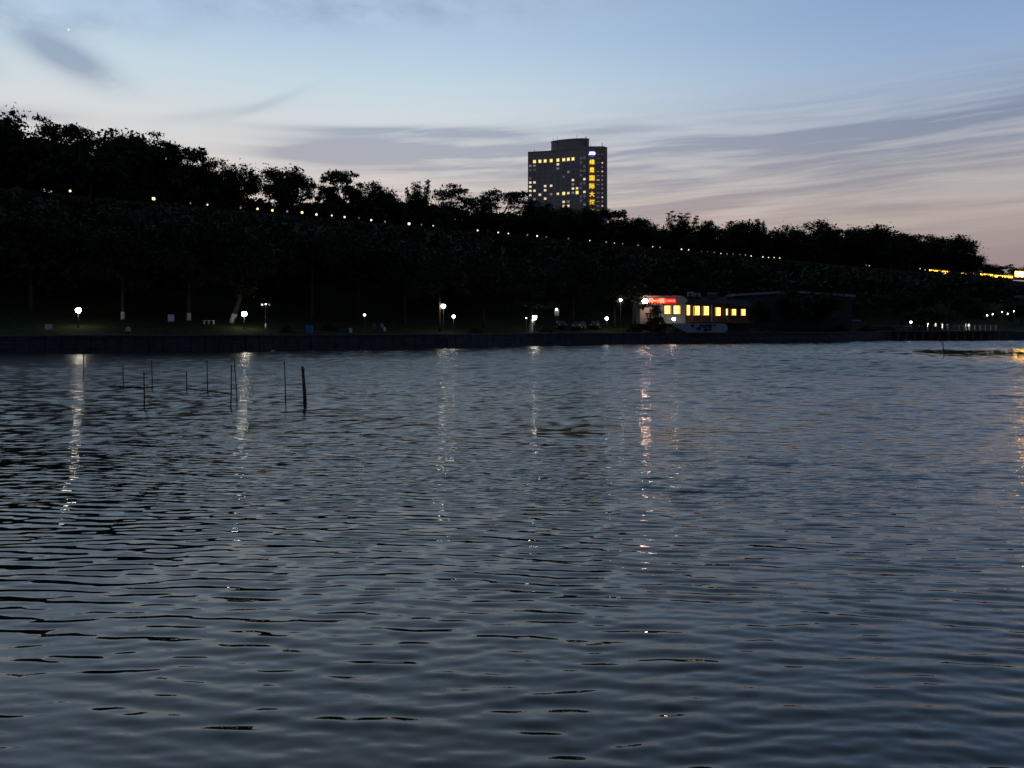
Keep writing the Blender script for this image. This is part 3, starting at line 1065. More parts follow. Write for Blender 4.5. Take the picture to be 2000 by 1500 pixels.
# roof masts
for px, py0, py1, Y, r_ in ((1040.5, 298, 290.5, 556, .32), (1076, 271, 265, 552, .14), (1084.5, 271, 263, 552, .14), (1126, 270, 262.5, 552, .12), (1142.8, 271, 265, 548, .5)):
    p0, p1 = hloc(at(px, py0 + 1, Y)), hloc(at(px, py1, Y))
    yy = 6.0 if py0 > 280 else 9.0
    MB().tube([(p0[0], yy, p0[2] - 4), (p0[0], yy, p1[2])], [r_, r_ * .6], 6).build('roof_mast', M_DARKMETAL, hotel)
for dx_, h_, r_ in ((2.6, 3.2, .14), (10.6, 4.2, .34)):
    MB().tube([(dx_, 6, WZ), (dx_, 6, WZ + h_)], [r_, r_ * .6], 6).build('roof_mast', M_DARKMETAL, wing)
# ------------------------------------------------------------------ shore helpers
def shore_Y(px):
    u_ = (px - 1000) / 1500
    for i in range(len(SHORE) - 1):
        p, q_ = SHORE[i], SHORE[i + 1]
        f0, f1 = p[0] - u_ * p[1], q_[0] - u_ * q_[1]
        if f0 <= 0 <= f1:
            s_ = f0 / (f0 - f1)
            return float(p[1] + (q_[1] - p[1]) * s_)
    return 190.0


def spot(px, dY):
    Y = shore_Y(px) + dY
    x = (px - 1000) / 1500 * Y
    return Vector((x, Y, ground_z(x, Y)))


# ------------------------------------------------------------------ lakeside restaurant
KR = 148 / 1500


def R(px, py): return ((px - 1000) * KR, EYE + (640 - py) * KR)


rest = empty('restaurant', (R(1345, 640)[0], 148, 2.2), 'two-part lakeside restaurant with white gable, red lit sign and glowing yellow windows', 'restaurant')
OX, OZ = R(1345, 640)[0], 2.2


def RL(px, py):
    x, z = R(px, py)
    return x - OX, z - OZ


def rect(px0, py0, px1, py1):
    (a, b_), (c, d) = RL(px0, py1), RL(px1, py0)
    return (a + c) / 2, (b_ + d) / 2, c - a, d - b_


# white gabled block
MB().slab([RL(1250, 632), RL(1339, 632), RL(1339, 598), RL(1343, 592), RL(1343, 585.5), RL(1333, 577.5), RL(1250, 577.5)], 0, 9).build('white_block', M_RENDER, rest)
x, z, w, h = rect(1236, 578, 1290, 600)
# brown timber block, set a little forward of the far wing
(xa, za), (xb, zb) = RL(1339.2, 632), RL(1424, 593)
MB().slab([(xa, za), (xb, za), (xb, zb), (xa, zb)], 0.5, 8.5).build('timber_block', M_BROWN, rest)
(xa2, za2), (xb2, zb2) = RL(1424.2, 632), RL(1466, 598)
MB().slab([(xa2, za2), (xb2, za2), (xb2, zb2), (xa2, zb2)], 1.4, 8.5).build('end_wing', M_BROWN, rest)
rf = MB().add([(xa - .1, -0.7, zb - .05), (xb + .4, -0.7, zb - .05), (xb + .4, 4.2, zb + 1.5), (xa - .1, 4.2, zb + 1.5), (xa - .1, 9, zb), (xb + .4, 9, zb)],
              [(0, 1, 2, 3), (3, 2, 5, 4), (1, 0, 4, 5), (0, 3, 4), (1, 5, 2)]).build('roof', M_TILE, rest)
MB().add([(xb + .42, 0.5, zb2 - .05), (xb2 + .5, 0.5, zb2 - .05), (xb2 + .5, 4.6, zb2 + 1.4), (xb + .42, 4.6, zb2 + 1.4), (xb + .42, 9, zb2), (xb2 + .5, 9, zb2)],
         [(0, 1, 2, 3), (3, 2, 5, 4), (1, 0, 4, 5), (0, 3, 4), (1, 5, 2)]).build('roof', M_TILE, rest)
# dark lower storey
(xl, zl0), (xr, zl1) = RL(1300, 640), RL(1470, 632.1)
MB().box(((xl + xr) / 2, 5.2, (zl1 - 0.4) / 2), (xr - xl, 6, zl1 + 0.4)).build('lower_storey', M_STONE, rest)
# windows: frame, glowing pane, mullions
rwin = random.Random(8)


def rwindow(px0, py0, px1, py1, y, mull=1, m_=None):
    x, z, w, h = rect(px0, py0, px1, py1)
    f = MB()
    for cx, cz, sx_, sz_ in ((0, h / 2, w + .12, .1), (0, -h / 2, w + .12, .1), (-w / 2, 0, .1, h - .11), (w / 2, 0, .1, h - .11)):
        f.box((cx, -0.05, cz), (sx_, .16, sz_))
    wd = f.build('window', M_BROWN, rest)
    wd.location = (x, y, z)
    MB().box((0, -0.02, 0), (w - .11, .05, h - .11)).build('pane', m_ or E_REST, wd)
    for k in range(mull):
        MB().box((-w / 2 + w * (k + 1) / (mull + 1), -0.06, 0), (.05, .04, h - .12)).build('mullion', M_BROWN, wd)
    # a half-drawn curtain; its emission stands in for room light through the cloth
    cw = w * rwin.uniform(.14, .26)
    cx = (-w / 2 + cw / 2 + .08) if rwin.random() < .5 else (w / 2 - cw / 2 - .08)
    MB().box((cx, -0.075, 0), (cw, .02, h - .16)).build('curtain', mat('curtain_cloth_glow', (.5, .33, .12), .9, .1, emit=(1, .5, .08), es=.45), wd)


rwindow(1297.2, 596.5, 1311, 613.5, -0.02)
rwindow(1315, 596.5, 1329.6, 613.5, -0.02)
rwindow(1341, 595.5, 1349, 616, 0.48, 0)
rwindow(1354.5, 597, 1368, 616, 0.48)
rwindow(1373, 597.5, 1386, 616, 0.48)
rwindow(1397.5, 600, 1409, 617, 0.48, 0)
rwindow(1418.5, 602.5, 1423.5, 616, 0.48, 0)
rwindow(1432, 603, 1442, 616, 1.38)
rwindow(1450.5, 603, 1460.5, 616.5, 1.38)
# pillars, terrace floor and rail of the timber block
for px in (1351.6, 1370.6, 1389.5, 1412.5, 1426):
    x, z0_ = RL(px, 628)
    z1_ = RL(px, 595)[1]
    MB().box((x, -0.32, (z0_ + z1_) / 2), (.22, .22, z1_ - z0_)).build('pillar', M_RENDER if px in (1389.5,) else M_BROWN, rest)
x, z, w, h = rect(1339.5, 627.3, 1470, 629.5)
MB().box((x, -0.1, z), (w, 1.1, h)).build('terrace_floor', M_TIMBER, rest)
for a, b_ in (((1390.5, 616), (1396.5, 624)), ((1413, 616), (1422.5, 626.8))):
    (x0_, z0_), (x1_, z1_) = RL(*a), RL(*b_)
    MB().tube([(x0_, -0.62, z0_), (x1_, -0.62, z1_)], .07, 6).build('stair_rail', M_RENDER, rest)
# fascia strip and lit sign
x, z, w, h = rect(1266, 582.5, 1320, 593)
sign = empty('lit_sign', (OX + x, 147.9, OZ + z), 'red illuminated sign with glowing characters on the white gable', 'sign')
MB().box((0, 0, 0), (w, .16, h)).build('sign_board', M_REDSIGN, sign)
for ch, px, sz, m_ in (('目', 1270.5, 9, M_REDTEXT), ('H', 1278, 7, M_REDTEXT), ('小', 1285, 8.5, M_REDTEXT), ('圆', 1292.5, 9, M_REDTEXT), ('口', 1303.5, 4.6, M_REDTEXT2),
                   ('回', 1308.3, 4.6, M_REDTEXT2), ('山', 1312.2, 4.2, M_REDTEXT2), ('品', 1316, 5.2, M_REDTEXT2)):
    glyph(ch, sz * KR, 'sign_character', m_, sign, (px - 1293) * KR, 0.02, -0.13, 0.012, 0.06)
MB().box(((1299 - 1293) * KR, -0.13, 0), (.09, .06, h * .8)).build('sign_divider', M_REDTEXT2, sign)
# rooftop air conditioners
for i, (px0, py0, px1, py1, lb) in enumerate(((1352, 568.5, 1364, 578.5, 'left grey air conditioner on the dark restaurant roof'),
                                              (1366, 571, 1377, 579, 'middle low air conditioner on the dark restaurant roof'),
                                              (1393.5, 570.5, 1409.5, 582.5, 'right dark air conditioner with pale lid on the restaurant roof'))):
    x, z, w, h = rect(px0, py0, px1, py1)
    e = empty('air_conditioner', (OX + x, 151.9, OZ + z - h / 2), lb, 'air conditioner')
    MB().box((0, 0, h * .45 + .06), (w, 1.0, h * .9 - .12)).build('casing', M_GREYMETAL if i < 2 else M_DARKMETAL, e)
    MB().box((0, 0, h * .95), (w * 1.03, 1.04, h * .1 - .01)).build('lid', M_PALEMETAL, e)
    MB().tube([(-w * .15, -0.51, h * .45), (-w * .15, -0.55, h * .45)], h * .3, 12).build('fan_guard', M_DARKMETAL, e)
    for sx_ in (-1, 1):
        MB().box((sx_ * w * .38, 0, -0.35), (.1, .9, .8)).build('foot', M_DARKMETAL, e)
# long low hall behind, pale roof edge
KH = 168 / 1500
hp = lambda px, py: ((px - 1000) * KH, EYE + (640 - py) * KH)
hx0 = hp(1436, 640)[0]
hall = empty('long_hall', (hx0, 168, 3.0), 'long low dark hall with thin pale roof edges behind the restaurant trees', 'building')
(x0_, z0_), (x1_, z1_), (x2_, z2_) = hp(1436, 574), hp(1541, 568), hp(1668, 576)
z0_, z1_, z2_ = z0_ - 3, z1_ - 3, z2_ - 3
x0_, x1_, x2_ = 0, x1_ - hx0, x2_ - hx0
MB().slab([(x0_, -0.5), (x2_ - .4, -0.5), (x2_ - .4, z2_ - .5), (x1_, z1_ - .5), (x0_, z0_ - .5)], 0, 9).build('wall', M_STONE, hall)
MB().slab([(x0_ - .3, z0_ - .48), (x1_ - .05, z1_ - .48), (x1_ - .05, z1_), (x0_ - .3, z0_)], -0.6, 9.5).build('roof_slope', mat('hall_roof', (.26, .265, .28), .6, .3), hall)
MB().slab([(x1_ + .05, z1_ - .40), (x2_ + .1, z2_ - .48), (x2_ + .1, z2_), (x1_ + .05, z1_ + .08)], -0.6, 9.5).build('roof_slope', mat('hall_roof', (.26, .265, .28), .6, .3), hall)
for k in range(7):
    xx = 1.5 + k * 3.4
    MB().box((xx, -0.03, 3.2), (1.6, .1, 1.8)).build('window', M_GLASS, hall)
# pale-roofed kiosk
p = spot(1666, 8)
kiosk = empty('kiosk', (p.x, p.y, p.z), 'small open kiosk with a pale flat roof left of the boardwalk', 'kiosk')
MB().box((0, 0, 2.5), (2.6, 2.2, .32)).build('roof', M_RENDER, kiosk)
for sx_ in (-1, 1):
    for sy_ in (-1, 1):
        MB().box((sx_ * 1.0, sy_ * .8, 1.1), (.14, .14, 2.45)).build('post', M_TIMBER, kiosk)
MB().box((0, .3, .45), (2.0, .6, .9)).build('counter', M_TIMBER, kiosk)

# low white wall with dark painted shapes
p = at(1364, 650, 143.5)
mural = empty('white_wall', (p.x, 143.5, 2.05), 'low white wall with dark painted shapes and a rounded end below the restaurant', 'wall')
k_ = 143.5 / 1500
wx0, wx1, hh = (1306 - 1364) * k_, (1421 - 1364) * k_, 1.75
poly = [(wx0, hh), (wx0 + 3.4, 0.05), (wx1 - .5, 0.05)] + [(wx1 - .8 + .8 * math.cos(t_), .9 + .85 * math.sin(t_)) for t_ in np.linspace(-1.2, PI / 2, 9)]
MB().slab(poly, -0.15, 0.15).build('wall_panel', mat('mural_white', (.34, .35, .37), .85, .2, var=.15), mural)
rm = random.Random(4)
M_MURAL = mat('mural_dark', (0.05, 0.055, 0.10), .8, .2, var=.3)
for k in range(13):
    cx = rm.uniform(-1.2, wx1 - 1.0)
    cz = rm.uniform(.45, 1.45)
    n_ = rm.randint(5, 8)
    a_, b2 = rm.uniform(.3, .75), rm.uniform(.2, .45)
    MB().slab([(cx + a_ * math.cos(6.28 * j / n_) * rm.uniform(.6, 1.1), cz + b2 * math.sin(6.28 * j / n_) * rm.uniform(.6, 1.1)) for j in range(n_)],
              -0.158 - k * .002, -0.152 - k * .001).build('painted_mark', M_MURAL, mural)


# ------------------------------------------------------------------ lamps along the shore
def lamp(px, py, dY, r_, m_, label, name='shore_lamp', group='lamps along the lakeside path', arms=False, base_white=False, hood=True):
    g = spot(px, dY)
    zt = EYE + (640 - py) / 1500 * g.y
    zb = min(g.z, zt - 0.5)
    e = empty(name, (g.x, g.y, zb), label, 'lamp', group)
    hgt = zt - zb
    MB().ball((0, 0, hgt), r_, 0, 14, 10).build('lamp_globe', m_, e, True)
    MB().tube([(0, 0, -.1), (0, 0, hgt - r_ * .9)], [.06, .04], 8).build('post', M_DARKMETAL, e, True)
    if hood:
        MB().tube([(0, 0, hgt + r_ * .80), (0, 0, hgt + r_ * 1.1), (0, 0, hgt + r_ * 1.25)], [r_ * .75, r_ * .5, .02], 10).build('lamp_cap', M_DARKMETAL, e, True)
    MB().tube([(0, 0, 0), (0, 0, .7 if base_white else .22)], [.13, .12], 8).build('post_base', M_WHITEWASH if base_white else M_DARKMETAL, e, True)
    if arms:
        for sx_ in (-1, 1):
            MB().tube([(0, 0, hgt - .5), (sx_ * .45, 0, hgt - .45), (sx_ * .5, 0, hgt - .2)], .025, 6).build('arm', M_DARKMETAL, e, True)
            MB().ball((sx_ * .5, 0, hgt - .08), .13, 0, 10, 8).build('side_globe', E_PATHS if sx_ < 0 else E_WIND, e, True)
    return e


lamp(153, 606, 8, .34, E_SHOREB, 'bright white lamp low on the lawn near the left edge')
lamp(477, 613, 8, .34, E_SHOREB, 'bright white lamp beside the leaning whitewashed tree trunk')
lamp(519, 594, 9, .10, E_SHORES, 'slim lamp post with a cluster of small lights right of the leaning trunk', arms=True, base_white=True)
lamp(712, 615, 9, .18, E_SHORES, 'small lone white lamp on the dark lawn left of the tall post lamp')
lamp(866, 598, 7, .33, E_SHORE, 'tall white post lamp beside a lit tree trunk, centre of the far shore')
lamp(886, 618, 5, .23, E_SHORE, 'lower white lamp just right of the tall post lamp')
lamp(1044, 620, 3.0, .36, E_SHOREB, 'bright lamp lighting up a whitewashed tree trunk left of the parked cars')
lamp(1028, 621, 8, .11, E_SHORES, 'tiny lamp just left of the lit whitewashed trunk')
lamp(1087, 604, 12, .20, E_SHORES, 'white lamp above a small pale panel over the parked cars')
lamp(1185, 622, 6, .28, E_SHORE, 'white lamp low on the lawn left of the restaurant')
lamp(1212, 586, 9, .25, E_SHORE, 'tall white lamp on a high post left of the restaurant')
lamp(1316, 623, 2.0, .30, E_SHORE, 'white lamp on a short post in front of the restaurant windows')
dl = lamp(1779, 629, 0.8, .27, E_SHORES, 'white globe lamp standing on the boardwalk at the right')
sl_d = bpy.data.lights.new('added_deck_spot', 'SPOT')     # unseen spot added near the deck lamp, aimed along the deck at the people
sl_d.energy = 26000
sl_d.color = (1.0, .93, .72)
sl_d.spot_size = rad(30)
sl_d.spot_blend = .6
sl_d.shadow_soft_size = .1
so = link('added_deck_spot', sl_d, dl)
so.location = (.3, -0.6, dl.children[0].matrix_local.translation.z + 1.9)
so.rotation_euler = Vector((-1, .12, .02)).to_track_quat('Z', 'Y').to_euler()
for px, py, lb in ((1928, 616, 'first small lamp under the green lit trees at the right'), (1939, 613, 'second small lamp under the green lit trees at the right'),
                   (1957, 609, 'third small lamp, highest of those under the green lit trees'), (1968, 613, 'fourth small lamp under the green lit trees at the right'),
                   (1980, 608, 'last small lamp under the green lit trees, nearest the right edge')):
    lamp(px, py, 14, .075, E_SAPL, lb, hood=False)
lamp(1655, 608, 9, .17, E_SHORE, 'small bright lamp above the pale-roofed kiosk', hood=False)
lamp(1617, 616, 9, .10, E_SHORES, 'tiny lamp among dark trees left of the kiosk')
# floodlight by the sign
p = at(1260, 589, 147.2)
fl = empty('floodlight', p, 'big glowing warm floodlight at the left end of the red sign', 'lamp')
MB().ball((0, 0, 0), (.52, .30, .52), 0, 16, 10).build('lamp_globe', E_FLOOD, fl, True)
MB().tube([(0, .30, 0), (0, .78, 0)], .07, 8).build('bracket', M_DARKMETAL, fl)
MB().tube([(0, .12, 0), (0, .36, 0)], [.56, .2], 14).build('reflector', M_PALEMETAL, fl)


# ------------------------------------------------------------------ trees and shrubs near the water
def shore_tree(kind, px, dY, h, w, label, white=0.0, lean=0.0, tr=.24, name='shore_tree', low=0.0):
    g = spot(px, dY)
    e = empty(name, (g.x, g.y, g.z), label, 'tree')
    pts = [(0, 0, -.2), (lean * .5, 0, h * .12), (lean * 1.3, 0, h * .28), (lean * 1.6, .1, h * .5), (lean * 1.7, .1, h * .75)]
    MB().tube(pts, [tr * 1.15, tr, tr * .8, tr * .5, tr * .2], 10).build('trunk', M_BARK, e, True)
    if white:
        n_ = max(2, int(white / .3))
        wp_ = [(lean * .5 * (z_ / (h * .12)) if z_ < h * .12 else lean * (.5 + .8 * (z_ - h * .12) / (h * .16)), 0, z_) for z_ in np.linspace(0.02, white, n_ + 1)]
        MB().tube(wp_, [tr * 1.22 - .012 * k for k in range(n_ + 1)], 10).build('whitewash_band', M_WHITEWASH, e, True)
    c = link('crown', TREES[kind][1], e)
    c.scale = (w / .78, w / .78, h * (1 - low))
    c.location = (lean * 1.5, 0, h * low)
    c.rotation_euler = (0, 0, (px * 1.7) % 6.28)
    return e


shore_tree('dense_a', 60, 16, 15, 12, 'dark tree on the lawn nearest the left edge of the picture')
shore_tree('dense_b', 240, 14, 15, 11, 'tree with a faint whitewashed foot between the first two bright lamps, left one', white=1.1)
shore_tree('dense_c', 369, 14, 15, 11, 'upright tree with whitewashed foot left of the pale bench', white=1.2, tr=.26)
shore_tree('dense_a', 453, 13, 15, 11, 'leaning tree with a broad whitewashed foot beside the bright lamp', white=1.35, lean=1.05, tr=.36)
shore_tree('lacy_a', 610, 17, 14, 11, 'dark tree behind the blue bin')
shore_tree('dense_b', 700, 18, 14, 12, 'dark tree behind the small lone lamp')
shore_tree('dense_c', 790, 16, 13, 11, 'dark tree left of the tall white post lamp')
shore_tree('lacy_b', 858.5, 7.6, 12, 9, 'tree whose trunk is lit from the right by the tall post lamp', tr=.22)
shore_tree('dense_a', 945, 15, 14, 12, 'dark tree halfway between the post lamp and the lit whitewashed trunk')
shore_tree('pads_a', 1037, 3.6, 11, 9, 'tree with tall brightly lit whitewashed trunk, centre of the far shore', white=2.3, tr=.30, lean=.15)
shore_tree('dense_b', 1120, 19, 14, 12, 'dark tree behind the parked cars')
shore_tree('lacy_b', 1240, 7, 9, 7, 'dark tree against the left edge of the white block of the restaurant')
shore_tree('dense_c', 1200, 13, 12, 9, 'dark tree behind the tall lamp left of the restaurant')
shore_tree('bush', 1280, 4.0, 5.3, 3.4, 'small round tree hiding the lower left part of the red sign', tr=.12, low=.15)
shore_tree('dense_a', 1488, 5, 7.0, 6.5, 'leafy tree hiding the right end of the restaurant', low=.02)
shore_tree('dense_b', 1545, 5, 8.8, 9.5, 'tallest leafy tree in front of the long hall', low=.02)
shore_tree('dense_c', 1605, 6, 8.4, 9.5, 'spreading leafy tree in front of the right half of the long hall', low=.02)
shore_tree('lacy_a', 1700, 12, 9, 9, 'dark tree right of the kiosk')
shore_tree('bush', 1818, 7, 5.6, 8.5, 'broad rounded tree behind the people on the boardwalk', low=.02)
shore_tree('dense_b', 1760, 18, 9, 9, 'dark tree behind the globe lamp on the boardwalk')
shore_tree('dense_a', 1890, 16, 8, 9, 'dark tree left of the green lit trees')
for px, kd, hh_, lb in ((1913, 'lacy_b', 3.6, 'leftmost faint green lit sapling at the right'), (1931, 'lacy_a', 4.4, 'brightest green lit sapling beside the first small lamp at the right'),
                        (1948, 'shoots', 3.8, 'green lit sapling with thin stems between the small lamps at the right'), (1962, 'lacy_b', 4.2, 'green lit sapling behind the highest small lamp at the right'),
                        (1976, 'shoots', 3.4, 'last green lit sapling near the right edge')):
    shore_tree(kd, px, 15.2, hh_, 2.6, lb, tr=.06, name='sapling')
shore_tree('dense_c', 1995, 24, 6, 9, 'dark tree behind the green lit saplings at the right edge')
rs_ = random.Random(12)
for px, dY, h, w, lb in ((560, 6, 1.2, 2.0, 'low dark shrub left of the blue bin'), (640, 8, 1.1, 2.4, 'low dark shrub right of the blue bin'),
                         (925, 5, 1.0, 2.2, 'low shrub right of the lower post lamp'), (1068, 6, 1.1, 2.4, 'low shrub right of the lit whitewashed trunk'),
                         (1240, 4, 1.6, 3.2, 'grassy shrub left of the restaurant lamp'), (1290, 1.8, 1.5, 4.2, 'wide low shrub in front of the white block of the restaurant'),
                         (1323, .9, 1.15, 1.3, 'small round shrub left of the low white wall'), (1335, .5, .95, 1.0, 'smallest round shrub touching the low white wall'),
                         (1440, 3, 1.3, 2.6, 'dark shrub at the rounded end of the low white wall'), (1640, 5, 1.6, 3.0, 'dark shrub left of the kiosk'),
                         (1690, 5, 1.5, 4.0, 'dark shrub right of the kiosk'), (1725, 5, 1.4, 4.5, 'long dark shrub at the left end of the boardwalk')):
    g = spot(px, dY)
    e = empty('shrub', (g.x, g.y, g.z - .05), lb, 'shrub', None, rs_.uniform(0, 6))
    e.scale = (w / .9, w / .9, h)
    link('stem', TREES['bush'][2], e)
    link('foliage', TREES['bush'][1], e)

# ------------------------------------------------------------------ boardwalk at the right
bx0, bx1 = (1702 - 1000) / 1500 * 176.5, (1972 - 1000) / 1500 * 176.5
bw = empty('boardwalk', (bx0, 176.5, 0), 'dark timber boardwalk on piles with a railing at the right of the far shore', 'boardwalk')
BL = bx1 - bx0
pl = MB().box((0, 0, 0), (.36, 4.6, .06)).mesh('plank', M_TIMBER)
n_ = int(BL / .38)
for k in range(n_):
    link('plank', pl, bw, (.2 + k * .38, 2.3, 2.37))
MB().box((BL / 2, -.02, 2.2), (BL, .12, .26)).build('edge_beam', M_COPING, bw)
pile = MB().tube([(0, 0, -1.5), (0, 0, 2.06)], [.15, .13], 8).mesh('pile', M_TIMBER, True)
for k in range(17):
    link('pile', pile, bw, (.5 + k * (BL - 1) / 16, .25 + (.06 * (k % 3)), 0))
    if k % 2:
        link('pile', pile, bw, (.9 + k * (BL - 1) / 16, 2.6, 0))
post = MB().box((0, 0, .55), (.09, .09, 1.1)).mesh('rail_post', mat('rail_metal', (.12, .12, .13), .6, .3))
for k in range(26):
    link('rail_post', post, bw, (.3 + k * (BL - .6) / 25, 4.45, 2.402))
for z_ in (.45, .8, 1.14):
    MB().box((BL / 2, 4.45, 2.4 + z_), (BL, .05, .06)).build('rail', MATS['rail_metal'], bw)


# ------------------------------------------------------------------ people
def person(loc, label, top, legs, skin=(.35, .22, .15), hair=(.02, .018, .016), pose='stand', rz=0.0, h=1.68, aL=None, aR=None):
    s_ = h / 1.70
    J, E_ = [], []

    def v(p, r_, par=None):
        J.append((p, r_))
        if par is not None:
            E_.append((par, len(J) - 1))
        return len(J) - 1
    crouch = pose == 'crouch'
    hz = .42 if crouch else .90
    pel = v((0, 0, hz), (.15, .115))
    fw_ = -.16 if crouch else 0.0
    waist = v((0, fw_ * .5, hz + .20), (.135, .10), pel)
    chest = v((0, fw_, hz + .42), (.165, .115), waist)
    neck = v((0, fw_ * 1.15, hz + .585), (.055, .055), chest)
    h1 = v((0, fw_ * 1.25 - .015, hz + .66), (.075, .085), neck)
    h2 = v((0, fw_ * 1.25 - .02, hz + .77), (.074, .088), h1)
    for sd, arm in ((-1, aL), (1, aR)):
        sh = v((sd * .185, fw_, hz + .50), (.058, .058), chest)
        ed, wd_ = arm or ((sd * .05, .02, -.28), (sd * .03, -.05, -.25))
        el_ = v((sd * .185 + ed[0], fw_ + ed[1], hz + .50 + ed[2]), (.043, .043), sh)
        w_ = (sd * .185 + ed[0] + wd_[0], fw_ + ed[1] + wd_[1], hz + .50 + ed[2] + wd_[2])
        wr = v(w_, (.028, .028), el_)
        dv = Vector(wd_).normalized()
        pr = dv.orthogonal().normalized()
        pm_ = v(tuple(Vector(w_) + dv * .07), (.032, .020), wr)
        for q_ in range(4):
            o_ = pr * (.026 * (q_ - 1.5) / 1.5)
            f1 = v(tuple(Vector(w_) + dv * .115 + o_), (.010, .010), pm_)
            v(tuple(Vector(w_) + dv * (.165 - .008 * abs(q_ - 1.3)) + o_ * 1.15 + Vector((0, -.012, 0))), (.008, .008), f1)
        v(tuple(Vector(w_) + dv * .07 + pr * .055), (.010, .010), wr)
    for sd in (-1, 1):
        hp_ = v((sd * .09, 0, hz - .06), (.092, .092), pel)
        if crouch:
            kn = v((sd * .13, -.40, .46), (.060, .062), hp_)
            an = v((sd * .12, -.20, .09), (.042, .044), kn)
        else:
            kn = v((sd * .10, -.02 * sd, .48), (.060, .064), hp_)
            an = v((sd * .10, .02 * sd, .085), (.042, .044), kn)
        v((sd * .11, J[an][0][1] - .15, .04), (.04, .03), an)
    me = bpy.data.meshes.new('person')
    me.from_pydata([tuple(c * s_ for c in j[0]) for j in J], E_, [])
    ob = bpy.data.objects.new('person', me)
    col.objects.link(ob)
    sk = ob.modifiers.new('skin', 'SKIN')
    sk.use_smooth_shade = True
    for i, j in enumerate(J):
        me.skin_vertices[0].data[i].radius = (j[1][0] * s_, j[1][1] * s_)
        me.skin_vertices[0].data[i].use_root = (i == 0)
    ss = ob.modifiers.new('sub', 'SUBSURF')
    ss.levels = ss.render_levels = 1
    dg = bpy.context.evaluated_depsgraph_get()
    bm_ = bpy.data.meshes.new_from_object(ob.evaluated_get(dg))
    bpy.data.objects.remove(ob)
    key = (top, legs, skin)
    cm_ = [mat('cloth_%d_%d_%d' % tuple(int(c * 255) for c in top), top, .9, .1), mat('cloth_%d_%d_%d' % tuple(int(c * 255) for c in legs), legs, .9, .1),
           mat('skin_%d' % int(skin[0] * 100), skin, .6, .3), mat('shoe', (.04, .04, .04), .6, .3)]
    bm_.materials.clear()
    for m_ in cm_:
        bm_.materials.append(m_)
    wr_pos = [Vector(J[i][0]) * s_ for i in range(len(J)) if J[i][1] == (.028, .028)]
    for f in bm_.polygons:
        c = f.center
        mi = 1 if c.z < (hz + .03) * s_ else 0
        if c.z > (hz + .555) * s_ and abs(c.x) < .13 * s_:
            mi = 2
        if any((c - w_).length < .14 * s_ for w_ in wr_pos):
            mi = 2
        if c.z < .075 * s_:
            mi = 3
        f.material_index = mi
        f.use_smooth = True
    e = empty('person', loc, label, 'person', None, rz)
    link('body', bm_, e)
    hc = (0, (fw_ * 1.25 - .005) * s_, (hz + .775) * s_)
    MB().ball(hc, (.088 * s_, .10 * s_, .09 * s_), 0, 12, 8).build('hair', mat('hair', hair, .7, .3), e, True)
    mf = MB()
    for sx_ in (-1, 1):
        mf.ball((sx_ * .03 * s_, hc[1] - .098 * s_, hc[2] - .055 * s_), .011 * s_, 0, 6, 4)
        mf.ball((sx_ * .083 * s_, hc[1] + .0 * s_, hc[2] - .07 * s_), (.012 * s_, .02 * s_, .03 * s_), 1, 6, 4)
    mf.ball((0, hc[1] - .106 * s_, hc[2] - .085 * s_), (.013 * s_, .018 * s_, .02 * s_), 1, 6, 4)
    mf.box((0, hc[1] - .098 * s_, hc[2] - .125 * s_), (.045 * s_, .012 * s_, .009 * s_), 2)
    mf.build('face_features', [mat('eye', (.02, .02, .02), .3, .5), cm_[2], mat('lips', (.3, .12, .10), .6, .3)], e, True)
    return e


DZ = 2.402


def deck(px, Y=178.2): return ((px - 1000) / 1500 * Y, Y, DZ)


person(deck(1813, 179), 'dark-clothed person standing apart at the left of the group on the boardwalk', (.06, .06, .08), (.03, .03, .05), rz=.3)
person(deck(1828), 'person in pale yellow top and dark blue trousers standing on the boardwalk', (.75, .72, .35), (.10, .12, .25), rz=.4)
person(deck(1841), 'person all in white stretching an arm to the left on the boardwalk', (.82, .82, .80), (.80, .80, .76), rz=.0,
       aL=((-.27, 0, .03), (-.25, -.03, .02)), aR=((.06, -.05, -.27), (.02, -.08, -.24)))
person(deck(1851), 'person in white with raised elbows standing right of the person all in white', (.80, .80, .74), (.72, .70, .45), rz=-.2,
       aL=((-.20, -.05, -.18), (.16, -.14, .10)), aR=((.20, -.05, -.18), (-.16, -.14, .10)))
person(deck(1887, 179.5), 'dim person left of a pair standing further right on the boardwalk', (.30, .30, .32), (.1, .1, .12), rz=.6)
person(deck(1893, 179), 'person in white top, right one of the far pair on the boardwalk', (.72, .72, .74), (.12, .12, .15), rz=-.4)
g = spot(250, 1.6)
person(tuple(g), 'person in a pale top crouching at the edge of the bank on the left', (.62, .62, .68), (.08, .08, .10), pose='crouch', rz=.5)
g = spot(746, 3.2)
person(tuple(g), 'person in grey standing on the bank right of the small lone lamp', (.30, .31, .33), (.08, .08, .1), rz=.2)
g = spot(752.5, 1.6)
person(tuple(g), 'person in a white top crouching beside the person in grey', (.7, .7, .7), (.06, .06, .08), pose='crouch', rz=-.6)
g = spot(731, 2.2)
person(tuple(g), 'person in dark clothes standing left of the person in grey on the bank', (.14, .14, .12), (.06, .06, .07), rz=-.3)

